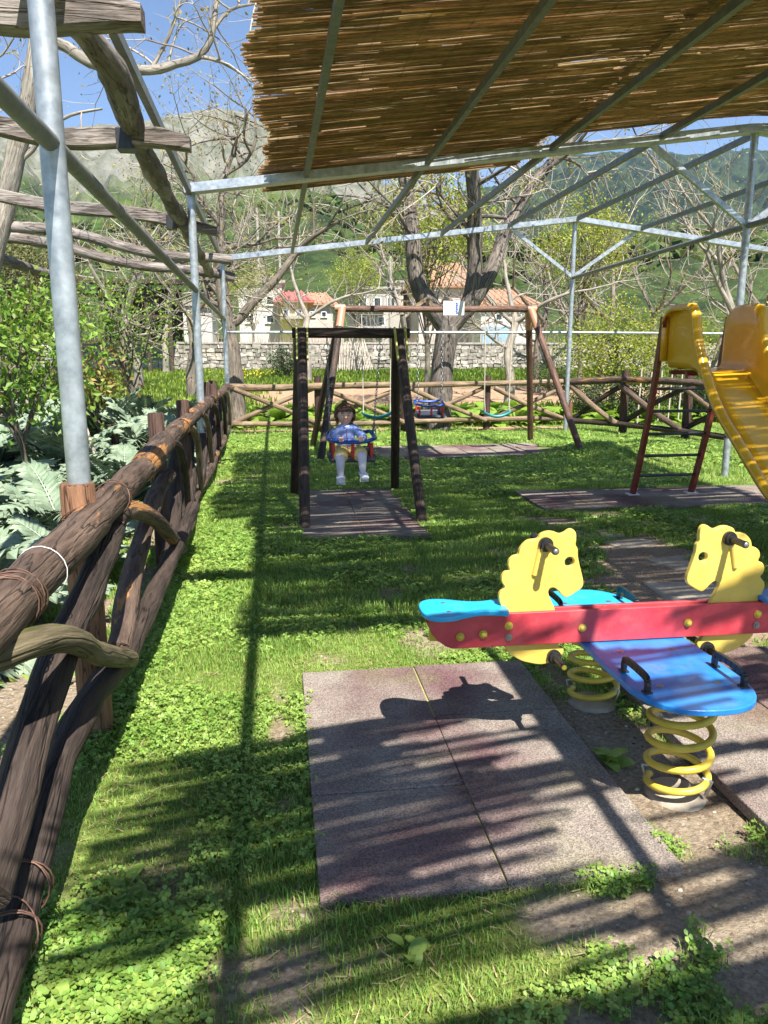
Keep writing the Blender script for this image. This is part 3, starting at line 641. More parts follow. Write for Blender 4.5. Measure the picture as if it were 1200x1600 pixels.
reed_mat('reed mat over the near right lawn above the seesaw path', 2.95, 5.75, 1.5, 4.28, seed=4, dz=.075)
reed_mat('unseen gappy reed mat lying askew over the nearest corner, shaped for its shade bands', .14, 3.0, -2.6, .57, skew=.12, seed=5, band=.53, ragged=.22)  # skew and gaps shaped to cast shade bands on the nearest ground
reed_mat('unseen gappy reed mat over the near right corner, gaps shaped for shade bands', 2.97, 5.8, -2.6, .75, skew=.05, seed=6, band=.55, dz=.075)

# ------------------------------------------------------------------ rustic log fences
def log_part(name, parent, pts, r0, r1=None, m='log', seed=0, n=14, rough=.30, step=.05, org=(0, 0, 0)):
    P = cr([np.array(tuple(p), float) - np.array(org) for p in pts], step=step); r = np.linspace(r0, r0 if r1 is None else r1, len(P))
    mb = MB(); mb.tube(P, r, n, 0, True, rough=rough, seed=seed); return mb.build(name, M[m], parent)
def tie(parent, c, t, r, m='wire', k=3, th=.0025):
    c = Vector(c); t = Vector(t).normalized(); a = t.orthogonal().normalized(); b = t.cross(a); mb = MB()
    for q in range(k):
        cc = c + t * (q * .008 + random.uniform(-.004, .004)); e = random.uniform(-.05, .05)
        mb.tube([cc + a * math.cos(w_) * r + b * math.sin(w_) * r + t * e * math.sin(w_) for w_ in np.linspace(0, 2 * math.pi, 19)], th, 5)
    return mb.build('wire_tie', M[m], parent)
lf = thing('log_fence', 'dark rustic log fence with crossed curved braces along the left edge', 'fence', (-.7, 1.2, 0))
O1 = (-.7, 1.2, 0)
def rl(p): return (p[0] - O1[0], p[1] - O1[1], p[2] - O1[2])
XT = lambda y: -.63 - .027 * y if y < 8 else -.846 - .02 * (y - 8)
top = [(-.66, .3, .86), (-.68, 1.1, .87)] + [tuple(XAT(a_, b_, x_)) for a_, b_, x_ in ((-30, 990, -.69), (35, 921, -.70), (105, 853, -.71), (150, 807, -.715), (172, 782, -.72), (200, 752, -.73), (232, 727, -.745))]
log_part('top_rail', lf, top, .073, .064, 'log', 1, 22, .26, .025, O1)
log_part('top_rail', lf, [tuple(XAT(222, 733, -.74))] + [(XT(y) + dx, y, z) for y, z, dx in ((5.2, .93, 0), (6.2, .93, -.01), (7.3, .95, .02), (8.3, .93, .0))], .075, .06, 'log', 2, 16, .3, .05, O1)
log_part('top_rail', lf, [(XT(y) + dx, y, z) for y, z, dx in ((8.1, .94, .02), (9.5, .93, 0), (11, .92, -.02), (12.5, .93, .03), (13.6, .92, .0), (15.0, .93, .0))], .066, .06, 'log', 3, 12, .3, .08, O1)
log_part('bottom_rail', lf, [(-.60, .4, .13), (-.61, 1.1, .13)] + [tuple(XAT(a_, b_, -.66)) for a_, b_ in ((14, 1480), (48, 1345), (95, 1185), (148, 1082), (197, 1028), (227, 958), (260, 888), (279, 850), (302, 792))], .050, .046, 'log_dark', 4, 20, .34, .035, O1)
log_part('bottom_rail', lf, [(XT(y) + dx, y, z) for y, z, dx in ((5.1, .17, .0), (6.2, .17, .03), (7.6, .15, -.02), (9.3, .19, .03), (10.6, .17, 0), (12, .2, .04), (13.3, .17, 0), (15, .2, 0))], .06, .055, 'log', 5, 12, .32, .08, O1)
nodes = [-.4, 1.25, 3.12, 5.0, 6.4, 7.8, 9.5, 11.3, 13.1, 14.85]
PL = lambda pts, X: [tuple(XAT(a_, b_, x_)) for (a_, b_), x_ in zip(pts, X)]
log_part('brace', lf, PL([(186, 800), (165, 855), (141, 912), (105, 992), (74, 1075), (44, 1165), (10, 1290), (-25, 1400)], [-.745, -.69, -.672, -.675, -.68, -.68, -.68, -.68]), .052, .058, 'log_dark', 20, 20, .34, .03, O1)
log_part('brace', lf, PL([(-20, 1030), (0, 1024), (38, 1009), (88, 998), (123, 1004), (155, 1022), (205, 1030)], [-.69, -.67, -.63, -.6, -.59, -.6, -.63]), .040, .034, 'log_moss', 41, 18, .30, .02, O1)
log_part('brace', lf, PL([(262, 742), (243, 775), (225, 831), (206, 900), (195, 965), (186, 1020)], [-.79, -.78, -.76, -.74, -.72, -.69]), .053, .052, 'log', 21, 18, .34, .03, O1)
log_part('brace', lf, PL([(178, 812), (200, 798), (225, 802), (253, 822), (284, 858)], [-.70, -.68, -.66, -.66, -.68]), .042, .038, 'log', 42, 16, .34, .03, O1)
for k in range(3, len(nodes) - 1):
    a, b = nodes[k], nodes[k + 1]; n = 16 if k < 4 else 10
    r = .044; wob = random.uniform(-.06, .06)
    # straight brace, bottom near to top far
    log_part('brace', lf, [(XT(a) - .01, a + .12, .15), (XT(a) + .0, a * .6 + b * .4, .42 + wob * .6), (XT(b) - .02, a * .25 + b * .75, .68 + wob * .4), (XT(b) - .03, b + .25, .90)], r * 1.12, r * .95, 'log_dark', 20 + k, n, .34, .05, O1)
    # curved brace, top near to bottom far
    cv_ = [.16, .15, .13, .12, .10, .10, .1, .1, .1][k]
    log_part('brace', lf, [(XT(a) + .01, a + .25, .93), (XT(a) + .05, a + (b - a) * .35, .86 - (.1 - cv_)), (XT(b) + .07, a + (b - a) * .7, .60 + cv_ * .4), (XT(b) + .05, a + (b - a) * .88, .33), (XT(b) + .04, b - .02, .17)], r * .72, r * .6, ['log_pale', 'log_pale', 'log', 'log_dark'][k % 4] if k > 1 else 'log', 40 + k, n, .34, .05, O1)
for k, (y, z, m) in enumerate([(1.15, .95, 'post'), (3.0, 1.03, 'post_orange')] + [(tuple(G(a_, b_, 1.12)[:2]), 1.12, 'post') for a_, b_ in ((243, 645), (285, 625), (322, 597), (333, 600))] + [(13.1, 1.1, 'post')]):
    x = -.768 if y == 3.0 else (y[0] if isinstance(y, tuple) else XT(y) - .15); y = y[1] if isinstance(y, tuple) else y; mb = MB(); rr = .064 if y == 3.0 else .056
    mb.tube([rl((x, y, -.15)), rl((x, y, z * .5)), rl((x, y, z - .01)), rl((x, y, z))], [rr, rr, rr, rr * .9], 14, rough=.05, seed=60 + k)
    p = mb.build('post', M[m], lf); tie(p, rl((x, y, .88)), (0, 0, 1), rr + .006, k=4)
for y in (5.2, 6.4, 7.7, 9.5): tie(lf, rl((XT(y), y, .93)), (0, 1, 0), .072, k=3)
for a_, b_, r_, m_, k_ in ((12, 944, .077, 'wire', 3), (22, 934, .077, 'wire', 2), (176, 778, .072, 'wire', 3)): tie(lf, rl(XAT(a_, b_, -.705)), (0, 1, -.02), r_, m_, k_)
tie(lf, rl(XAT(66, 891, -.703)), (.1, 1, .08), .0745, 'white', 1, .0016)
for a_, b_ in ((38, 1385), (18, 1460)): tie(lf, rl(XAT(a_, b_, -.66)), (0, 1, 0), .064, k=3)

bf = thing('log_fence', 'pale horizontal log fence with crossed braces running across behind the swings', 'fence', (2.4, 15.0, 0)); O2 = (2.4, 15.0, 0)
xs = [-.95, .74, 2.43, 4.12, 5.78]
log_part('top_rail', bf, [(-.95, 15, .92), (-.1, 15, .90), (.9, 15, .93), (2.5, 15, .95)], .068, .06, 'log_pale', 70, 12, .2, .1, O2)
log_part('top_rail', bf, [(2.3, 14.97, .93), (3.4, 15, .95), (4.6, 15, .97), (5.8, 15, 1.0)], .055, .05, 'log_pale', 71, 12, .2, .1, O2)
log_part('bottom_rail', bf, [(-.9, 15, .22), (1.5, 15, .2), (3.0, 15, .24), (4.4, 15, .26), (5.8, 15, .26)], .052, .048, 'log_pale', 72, 12, .2, .1, O2)
for k in range(4):
    a, b = xs[k], xs[k + 1]
    log_part('brace', bf, [(a + .1, 14.95, .88), ((a + b) / 2, 14.95, .55 + random.uniform(-.03, .03)), (b - .05, 14.95, .24)], .05, .042, 'log_pale', 80 + k, 10, .22, .1, O2)
    log_part('brace', bf, [(a + .08, 15.05, .24), ((a + b) / 2, 15.06, .55 + random.uniform(-.05, .05)), (b - .08, 15.05, .88)], .05, .042, 'log_pale', 90 + k, 10, .22, .1, O2)
    if k < 3:
        mb = MB(); mb.tube([(b - O2[0], .12, -.1), (b - O2[0], .12, 1.12)], .07, 12, rough=.05, seed=k); mb.build('post', M['post'], bf)
rf = thing('log_fence', 'rustic log fence with arched top rail running behind the red ladder on the right', 'fence', (5.78, 15, 0)); O3 = (5.78, 15, 0)
rfp = [Vector((5.78, 15, 0)), Vector((6.5, 14.2, 0)), Vector((7.15, 13.0, 0)), Vector((7.75, 11.6, 0)), Vector((8.3, 9.9, 0)), Vector((8.8, 8.0, 0))]
def rz(p, z): return (p.x, p.y, GZ(p.x, p.y) + z)
log_part('top_rail', rf, [rz(rfp[0], .99), rz(rfp[0].lerp(rfp[1], .6), 1.02), rz(rfp[1], 1.05), rz(rfp[2], 1.04), rz(rfp[2].lerp(rfp[3], .5), .98)], .072, .06, 'log', 100, 12, .25, .1, O3)
log_part('top_rail', rf, [rz(rfp[2].lerp(rfp[3], .4), 1.0), rz(rfp[3], .98), rz(rfp[4], 1.0), rz(rfp[5], 1.0)], .065, .06, 'log', 101, 12, .25, .1, O3)
log_part('bottom_rail', rf, [rz(rfp[0], .22), rz(rfp[1], .2), rz(rfp[2], .17), rz(rfp[3], .12), rz(rfp[4], .2), rz(rfp[5], .2)], .058, .05, 'log_dark', 102, 12, .25, .1, O3)
for k in range(5):
    a, b = rfp[k], rfp[k + 1]; off = Vector((.06, .04, 0))
    log_part('brace', rf, [rz(a, .95), rz(a.lerp(b, .5), .52), rz(b, .18)], .07 if k % 2 else .06, .05, 'log' if k % 2 else 'log_pale', 110 + k, 10, .28, .1, O3)
    log_part('brace', rf, [rz(a + off, .2), rz(a.lerp(b, .5) + off, .6), rz(b + off, .95)], .05, .045, 'log_dark', 120 + k, 10, .28, .1, O3)
    p = rfp[k + 1] + Vector((.14, .1, 0)); mb = MB(); g0 = GZ(p.x, p.y); mb.tube([(p.x - O3[0], p.y - O3[1], g0 - .1), (p.x - O3[0], p.y - O3[1], g0 + 1.22)], .08, 12, rough=.05, seed=9 + k); mb.build('post', M['post'], rf)
mb = MB(); mb.tube([(.02, -.02, 0), (.02, -.02, .58)], .062, 12); mb.build('post_sleeve', M['post_orange'], rf)

# ------------------------------------------------------------------ timber pergola at the left
pg = thing('timber_pergola', 'weathered timber pergola with beam ends jutting out above the left fence', 'pergola', (-1.6, 8, 0)); OP = (-1.6, 8, 0)
zb_ = 2.88
long_pts = [(-1.15, -1.0, 2.98), (-1.12, 1.5, 2.98)] + [tuple(G(a_, b_, 2.98)) for a_, b_ in ((140, 60), (178, 118), (203, 185), (226, 240), (262, 308), (284, 345), (305, 385), (330, 430))]
P_ = cr([np.array(p) - np.array(OP) for p in long_pts], step=.1)
mb = MB(); mb.tube(P_, .075 + .012 * np.sin(np.arange(len(P_)) * .35), 12, rough=.25, seed=3); mb.build('long_log', M['beam'], pg)
def square_beam(a, b, w_, h_, name='cross_beam', taper=.7, m='beam', seed=0):
    a = np.array(a, float) - np.array(OP); b = np.array(b, float) - np.array(OP); t = np.linspace(0, 1, 24)
    mb = MB(); P = a[None] * (1 - t[:, None]) + b[None] * t[:, None]; P[:, 2] += .03 * np.sin(t * 7 + seed) - .0
    r = np.ones(24); r[-4:] = np.linspace(1, taper, 4)
    C = np.array([(-.5, -.42), (-.42, -.5), (.42, -.5), (.5, -.42), (.5, .42), (.42, .5), (-.42, .5), (-.5, .42)])
    V = np.zeros((24, 8, 3)); V[:, :, 0] = P[:, 0:1]; V[:, :, 1] = P[:, 1:2] + C[None, :, 0] * w_ * (1 + .06 * rng.normal(size=(24, 1)) * .4); V[:, :, 2] = P[:, 2:3] + (C[None, :, 1] * h_ * r[:, None]) - (1 - r[:, None]) * h_ * .2
    g = V.copy(); g = np.stack([V[:, :, 1], V[:, :, 2], V[:, :, 0] + seed * 2.3], -1)
    i = np.arange(23)[:, None] * 8; j = np.arange(8)[None]; j2 = (j + 1) % 8
    mb.add(V, np.stack([i + j, i + 8 + j, i + 8 + j2, i + j2], -1).reshape(-1, 4), g, 0, False)
    mb.add(V[-1], [list(range(8))], g[-1], 0, False); mb.add(V[0], [list(range(8))[::-1]], g[0], 0, False)
    return mb.build(name, M[m], pg)
def bend(px, py, z=2.88): return G(px, py, z)
E1, E2, E3 = bend(224, 38), bend(298, 228), bend(340, 359)
E4, E5 = bend(362, 412), bend(366, 437)
L1, L2, L3, L4, L5 = D(-260, -15, E1.y), D(-40, 196, E2.y), D(-30, 299, E3.y), D(-30, 345, min(E4.y, 12)), D(-30, 366, min(E5.y, 14))
square_beam(L1, E1, .12, .115, seed=1); square_beam(L2, E2, .12, .115, seed=2); square_beam(L3, E3, .12, .13, seed=3)
def rbeam(a, b, r, s):
    mb = MB(); t = np.linspace(0, 1, 40)[:, None]; P = np.array(a)[None] * (1 - t) + np.array(b)[None] * t - np.array(OP); P[:, 2] += .05 * np.sin(t[:, 0] * 9 + s)
    mb.tube(P, r, 10, rough=.35, seed=s); mb.build('cross_beam', M['beam'], pg)
rbeam(L4, E4, .075, 5); rbeam(L5, E5, .085, 6)
for k, E_ in enumerate((E2, E3)):
    c_ = D((196, 268)[k], (220, 348)[k], E_.y); mb = MB(); mb.box(np.array(c_) - np.array(OP), (.10, .132, .128 + .016 * k)); mb.build('black_strap', M['blackp'], pg)
for k, (y) in enumerate((1.0, 7.5, 14.6)):
    mb = MB(); mb.tube([(-3.9 - OP[0], y - OP[1], -.1), (-3.9 - OP[0], y - OP[1], 2.95)], .085, 12, rough=.2, seed=k); mb.build('post', M['beam'], pg)
mb = MB(); mb.tube(cr([np.array(p) - np.array(OP) for p in [(-3.9, -1, 2.86), (-3.85, 5, 2.88), (-3.95, 10, 2.86), (-3.9, 15, 2.88)]], step=.2), .08, 10, rough=.25, seed=8); mb.build('long_log', M['beam'], pg)

# ------------------------------------------------------------------ rubber mats
def rubber(label, x0, x1, y0, y1, nx, ny, th, jit=.002, seed=0):
    r_ = np.random.default_rng(seed); o = thing('rubber_mat', label, 'mat', ((x0 + x1) / 2, (y0 + y1) / 2, 0), 0, 'rubber safety mats on the lawn')
    sx, sy = (x1 - x0) / nx, (y1 - y0) / ny; cache = {}
    mb = MB(); mb.box((0, 0, 0), (x1 - x0 - .02, y1 - y0 - .02, .03)); inst('mossy_joint', mb.mesh('mossy_joint', M['moss']), o, (0, 0, GZ((x0 + x1) / 2, (y0 + y1) / 2) * .5 + th - .0225))
    for a in range(nx):
        for b in range(ny):
            mb = MB(); mb.box((0, 0, 0), (sx - .005, sy - .005, .045), bev=.004)
            cx, cy = x0 + (a + .5) * sx, y0 + (b + .5) * sy
            me = mb.mesh('rubber_tile', M['rubber']) if 'm' not in cache else cache['m']; cache['m'] = me
            inst('rubber_tile', me, o, (cx - o.location.x + r_.normal(0, jit * .5), cy - o.location.y + r_.normal(0, jit * .5), GZ(cx, cy) * .5 + th - .0225 + r_.uniform(0, .004)), (r_.normal(0, .004), r_.normal(0, .004), r_.normal(0, .004)))
    return o
rubber('grey rubber tile mat on the lawn left of the spring seesaw', .07, 1.14, 1.86, 3.44, 2, 3, .03, seed=1)
rubber('dark reddish rubber tile mat with raised edge right of the yellow springs', 1.49, 3.02, .9, 3.39, 3, 5, .05, seed=2)
rubber('rubber tile mat on the ground under the child on the small swing', .14, 1.22, 6.15, 8.49, 2, 5, .028, seed=3)
rubber('long rubber tile mat under the red slide ladder', 2.55, 5.6, 7.08, 8.12, 6, 2, .03, seed=4)
rubber('rubber tile mat under the large brown swing frame', 1.45, 4.25, 11.05, 12.6, 6, 3, .03, seed=5)
for k, (px, py, w_, d_, rz_) in enumerate(((1065, 880, .5, .42, .2), (930, 835, .55, .35, .1), (1075, 925, .6, .5, -.1), (985, 850, .5, .3, .3))):
    p = G(px, py); mb = MB(); mb.box((0, 0, 0), (w_ * .75, d_ * .75, .03), bev=.01); o = mb.build('stepping_slab', M['slab']); o.location = (p.x, p.y, .0); o.rotation_euler = (0, 0, rz_)
    tag(o, ['pale worn paving slab between the lawn and right horse head', 'flat paving slab nearest the small swing, half covered by grass', 'large pale paving slab just behind the right horse head', 'narrow paving slab in the grass beyond the seesaw'][k], 'paving slab', 'worn paving slabs in the grass')

# ------------------------------------------------------------------ swings
def chain(mb, a, b, link=.034, th=.0042, m=0):
    a = Vector(a); b = Vector(b); L = (b - a).length; n = max(2, int(L / (link * .78))); t = (b - a).normalized(); u = t.orthogonal().normalized(); v = t.cross(u)
    for k in range(n):
        c = a + (b - a) * ((k + .5) / n); w1, w2 = (u, v) if k % 2 else (v, u)
        mb.tube([c + t * math.cos(q) * link * .5 + w1 * math.sin(q) * link * .28 for q in np.linspace(0, 2 * math.pi, 9)], th, 4, m, False)
cs = thing('small_swing_frame', 'small dark wooden A-frame swing holding the baby seat with the child', 'swing frame', (.68, 7.4, 0)); OC = Vector((.68, 7.4, 0))
A, B = Vector((.13, 7.4, 1.71)), Vector((1.24, 7.4, 1.71))
mb = MB(); mb.tube([A - OC, A.lerp(B, .5) - OC, B - OC], .047, 16, rough=.05, seed=2); mb.build('top_bar', M['dark_frame'], cs)
for k, (ft, tx) in enumerate((((.19, 6.57), .22), ((.13, 8.31), .20), ((1.26, 6.69), 1.13), ((1.27, 8.5), 1.12))):
    mb = MB(); z0 = GZ(*ft); s_ = -.05 if ft[1] < 7.4 else .05
    mb.tube([Vector((ft[0], ft[1], z0 - .05)) - OC, Vector((tx, 7.4 + s_, 1.70)) - OC], .047, 16, rough=.05, seed=k + 5); l_ = mb.build('leg', M['dark_frame'], cs)
    mb = MB(); d = (Vector((ft[0], ft[1], z0)) - Vector((tx, 7.4 + s_, 1.70))).normalized(); off = Vector((0, -.05 if s_ < 0 else .05, 0))
    for dx in (-.035, .035):
        mb.bar(Vector((tx + dx * 1.4, 7.4 + s_, 1.76)) - OC + off, Vector((tx + dx * 1.4, 7.4 + s_, 1.72)) + d * .28 - OC + off * 1.1, .014, .03)
    mb.build('bracket', M['bracket'], l_)
for k, (x, xb) in enumerate(((.455, .47), (.955, .90))):
    mb = MB(); mb.tube([(x - OC.x, 0, 1.71), (x - OC.x, 0, 1.60)], .007, 8); mb.tube([(x - OC.x + .03 * math.cos(q), 0, 1.575 + .035 * math.sin(q)) for q in np.linspace(0, 6.3, 13)], .005, 6, 0, False)
    chain(mb, (x - OC.x, 0, 1.55), (xb - OC.x, 0, .86)); chain(mb, (xb - OC.x, 0, .86), (xb - OC.x, -.16, .72)); chain(mb, (xb - OC.x, 0, .86), (xb - OC.x, .17, .72)); mb.build('chain', M['chain'], cs)
def baby_seat(name, label, cx, cy, cz, s=1.0, group=None):
    o = thing(name, label, 'swing seat', (cx, cy, cz), 0, group)
    mb = MB(); mb.box((0, 0, 0), (.43, .32, .05), bev=.02); mb.box((0, .13, .05), (.40, .05, .10), bev=.02)
    for sx in (-1, 1): mb.box((sx * .205, 0, .02), (.04, .30, .07), bev=.015)
    mb.build('seat', M['swseat'], o)
    ring = [(-.2, -.13), (-.1, -.165), (.1, -.165), (.2, -.13), (.225, 0), (.2, .13), (.1, .165), (-.1, .165), (-.2, .13), (-.225, 0)]
    P = cr([(x, y, .175 + (.05 if y > .1 else 0) + (.02 if abs(x) > .19 else 0)) for x, y in ring], n=5, closed=True); P = np.concatenate([P, P[:1]])
    mb = MB(); mb.tube(P, .0185, 10, 0, False); mb.build('ring_bar', M['swblue'], o)
    for x, y in ((-.185, -.14), (0, -.165), (.185, -.14), (-.19, .13), (.19, .13)):
        mb = MB(); mb.tube([(x, y, .16), (x * .98, y, .02)], .0165, 12); mb.build('spacer_tube', M['swred'], o)
    return o
baby_seat('baby_swing_seat', 'blue and red baby swing seat with dark base, holding the child', .675, 7.40, .525)
bs = thing('large_swing_frame', 'large brown wooden swing frame with copper coloured joints and three seats', 'swing frame', (2.4, 12, 0)); OB = Vector((2.4, 12, 0))
mb = MB(); mb.tube([(.93 - 2.4, 0, 2.2), (2.4 - 2.4, 0, 2.2), (3.95 - 2.4, 0, 2.22)], .05, 16, rough=.04, seed=1); tb = mb.build('top_bar', M['brown_frame'], bs)
for k, (ft, tx, s_) in enumerate((((.55, 11.0), .97, -1), ((.52, 13.02), .96, 1), ((4.52, 11.1), 3.93, -1), ((4.35, 13.0), 3.92, 1))):
    z0 = GZ(*ft); mb = MB(); a = Vector((ft[0], ft[1], z0 - .05)) - OB; b = Vector((tx, 12 + s_ * .045, 2.19)) - OB
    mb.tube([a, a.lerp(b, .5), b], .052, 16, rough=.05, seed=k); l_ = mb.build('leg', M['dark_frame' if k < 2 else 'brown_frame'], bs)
    mb = MB(); mb.tube([b + (a - b).normalized() * .30, b + (b - a).normalized() * .02], .06, 14); mb.build('joint_sleeve', M['copper'], l_)
for x in (.93, 3.95): mb = MB(); mb.tube([(x - 2.4 - .07, 0, 2.21), (x - 2.4 + .09, 0, 2.21)], .058, 14); mb.build('end_cap', M['copper'], bs)
mb = MB(); mb.box((2.69 - 2.4, -.06, 2.215), (.33, .012, .21), bev=.003); sg = mb.build('notice_board', M['white'], bs)
mb = MB()
for k in range(6): mb.box((2.735 - 2.4 + (.003 if k % 2 else -.003), -.0675, 2.29 - k * .029), (.034, .002, .021))
sb_ = mb.build('blue_lettering', M['swblue'], sg)
def belt(name, label, cx, w_, z, ztop, grp='teal belt seats of the large swing'):
    o = thing(name, label, 'swing seat', (cx, 12, z), 0, grp); t = np.linspace(-1, 1, 15); mb = MB()
    X = t * w_ / 2; Zc = .075 * t ** 2; V = []
    for dz in (.012, -.03):
        for dy in (-.075, .075): V.append(np.stack([X, X * 0 + dy, Zc + dz], -1))
    V = np.stack(V, 1); i = np.arange(14)[:, None] * 4
    f = np.concatenate([np.stack([i[:, 0] + a, i[:, 0] + b, i[:, 0] + 4 + b, i[:, 0] + 4 + a], -1) for a, b in ((0, 1), (1, 3), (3, 2), (2, 0))]); mb.add(V.reshape(-1, 3), f)
    mb.add(V[0], [(0, 1, 3, 2)], None, 0, False); mb.add(V[-1], [(2, 3, 1, 0)], None, 0, False); mb.build('seat_belt', M['teal'], o)
    for s_ in (-1, 1):
        mb = MB(); e = Vector((s_ * w_ * .46, 0, .07)); mb.tube([e + Vector((0, -.06, 0)), e + Vector((0, 0, .22))], .006, 6); mb.tube([e + Vector((0, .06, 0)), e + Vector((0, 0, .22))], .006, 6)
        mb.tube([e + Vector((0, 0, .22)), Vector((s_ * w_ * .50, 0, ztop - z))], .008, 6); mb.build('rope', M['rope'], o)
    return o
belt('belt_swing_seat', 'teal belt swing seat on ropes, just behind the child', 1.50, .46, .56, 2.17)
belt('belt_swing_seat', 'teal belt swing seat on ropes near the right legs of the large swing', 3.43, .44, .56, 2.17)
b2 = baby_seat('baby_swing_seat', 'empty red and blue baby swing seat hanging in front of the forked tree', 2.34, 12.0, .56)
for sx in (-1, 1): mb = MB(); mb.tube([(sx * .19, 0, 2.17 - .56), (sx * .19, 0, 1.9 - .56)], .006, 6); chain(mb, (sx * .19, 0, 1.9 - .56), (sx * .19, 0, .2), link=.06); mb.build('chain', M['chain'], b2)

# ------------------------------------------------------------------ slide
sd = thing('playground_slide', 'yellow fibreglass slide with red ladder and tall moulded side hoods', 'slide', (4.0, 6.9, 0)); OS = Vector((4.0, 6.9, 0))
sp = np.array([(7.12, 1.38), (6.95, 1.38), (6.78, 1.375), (6.62, 1.35), (6.48, 1.26), (6.3, 1.12), (6.05, .92), (5.75, .68), (5.5, .48), (5.3, .34), (5.1, .25), (4.85, .205), (4.6, .20), (4.45, .20)])
rim = np.array([(7.12, 1.86), (7.0, 1.95), (6.78, 1.96), (6.6, 1.93), (6.5, 1.66), (6.32, 1.36), (6.08, 1.08), (5.78, .85), (5.53, .66), (5.33, .52), (5.12, .42), (4.86, .36), (4.6, .35), (4.45, .33)])
sp = cr(np.column_stack([sp, sp[:, 0] * 0]), n=5)[:, :2]; rim = cr(np.column_stack([rim, rim[:, 0] * 0]), n=5)[:, :2]
W2 = .285
def slide_skin(side):
    rows = []
    for (y, z), (ry, rz_) in zip(sp, rim):
        s_ = side * W2; T = 3
        rows.append([(s_ * .78, y, z), (s_ * .93, y, z + .018), (s_ * .99, y * .8 + ry * .2, z + .07), (s_, y * .4 + ry * .6, z + (rz_ - z) * .6), (s_ * 1.01, ry, rz_ - .02), (s_ * 1.06, ry, rz_), (s_ * 1.24, ry, rz_ - .004), (s_ * 1.28, ry, rz_ - .03), (s_ * 1.28, ry, rz_ - .06)])
    return np.array(rows) + np.array([0, -OS.y, 0])
def grid_mesh(V, flip=False):
    a, b = V.shape[:2]; i = np.arange(a - 1)[:, None] * b; j = np.arange(b - 1)[None]
    f = np.stack([i + j, i + j + 1, i + b + j + 1, i + b + j], -1).reshape(-1, 4)
    return V.reshape(-1, 3), f[:, ::-1] if flip else f
def solid(o, t=.008):
    md = o.modifiers.new('thickness', 'SOLIDIFY'); md.thickness = t; md.offset = 0
for side in (-1, 1):
    mb = MB(); V = slide_skin(side); mb.add(*grid_mesh(V, side < 0)); o = mb.build('side_wall', M['slide'], sd); solid(o, .009)
    # back flange of the hood
    Vb = V[0]; mb = MB(); b1 = Vb.copy(); b2_ = Vb.copy(); b1[:, 1] += .004; b2_ = b1 + np.array([side * .0, 0.004, 0]); outer = b1.copy(); outer[:6, 0] = side * W2 * 1.26
    mb.add(*grid_mesh(np.stack([b1[2:7], outer[2:7]], 0))); o = mb.build('hood_flange', M['slide'], sd); solid(o, .009)
mb = MB(); V = np.stack([[(x * W2 * .78, y - OS.y, z) for x in np.linspace(-1, 1, 5)] for y, z in sp]); mb.add(*grid_mesh(V)); o = mb.build('chute', M['slide'], sd); solid(o, .009)
mb = MB(); mb.bar((-W2, 7.05 - OS.y, 1.345), (W2, 7.05 - OS.y, 1.345), .04, .04); mb.bar((-W2, 6.75 - OS.y, 1.34), (W2, 6.75 - OS.y, 1.34), .04, .04); mb.build('platform_frame', M['ladder'], sd)
feet = [(3.74, 7.72), (4.42, 7.74)]; tops = [(3.66, 7.13), (4.34, 7.15)]
LX = lambda k, t: (Vector((feet[k][0], feet[k][1], .02)).lerp(Vector((tops[k][0], tops[k][1], 1.86)), t)) - OS
for k in range(2):
    mb = MB(); P = [LX(k, t) + Vector((0, -.05 * math.sin(t * 3.14) + (.0), 0)) for t in np.linspace(0, 1, 12)]
    for q in range(11): mb.bar(P[q], P[q + 1] + (P[q + 1] - P[q]) * .02, .042, .065, up=(0, 1, 0))
    mb.build('ladder_rail', M['ladder'], sd)
    mb = MB(); mb.box(LX(k, 0) + Vector((0, 0, .02)), (.12, .10, .012)); mb.tube([LX(k, 0) + Vector((.03, -.03, .02)), LX(k, 0) + Vector((.03, -.03, .05))], .008, 8); mb.build('foot_plate', M['white'], sd)
    # supporting strut in front of the rail
    mb = MB(); P = [Vector((feet[k][0] + .02, 6.62, .5)) - OS, Vector((feet[k][0], 6.75, .9)) - OS]
for z in (.235, .46, .70, .94, 1.17):
    t = z / 1.86; a = LX(0, t); b = LX(1, t); a.y -= .05 * math.sin(t * 3.14); b.y -= .05 * math.sin(t * 3.14)
    mb = MB(); mb.tube([a, b], .016, 10); mb.build('rung', M['rung'], sd)
for x in (-.22, .22):
    mb = MB(); mb.bar((x, 5.3 - OS.y, .28), (x * 1.1, 5.25 - OS.y, .0), .03, .03); mb.build('front_leg', M['ladder'], sd)

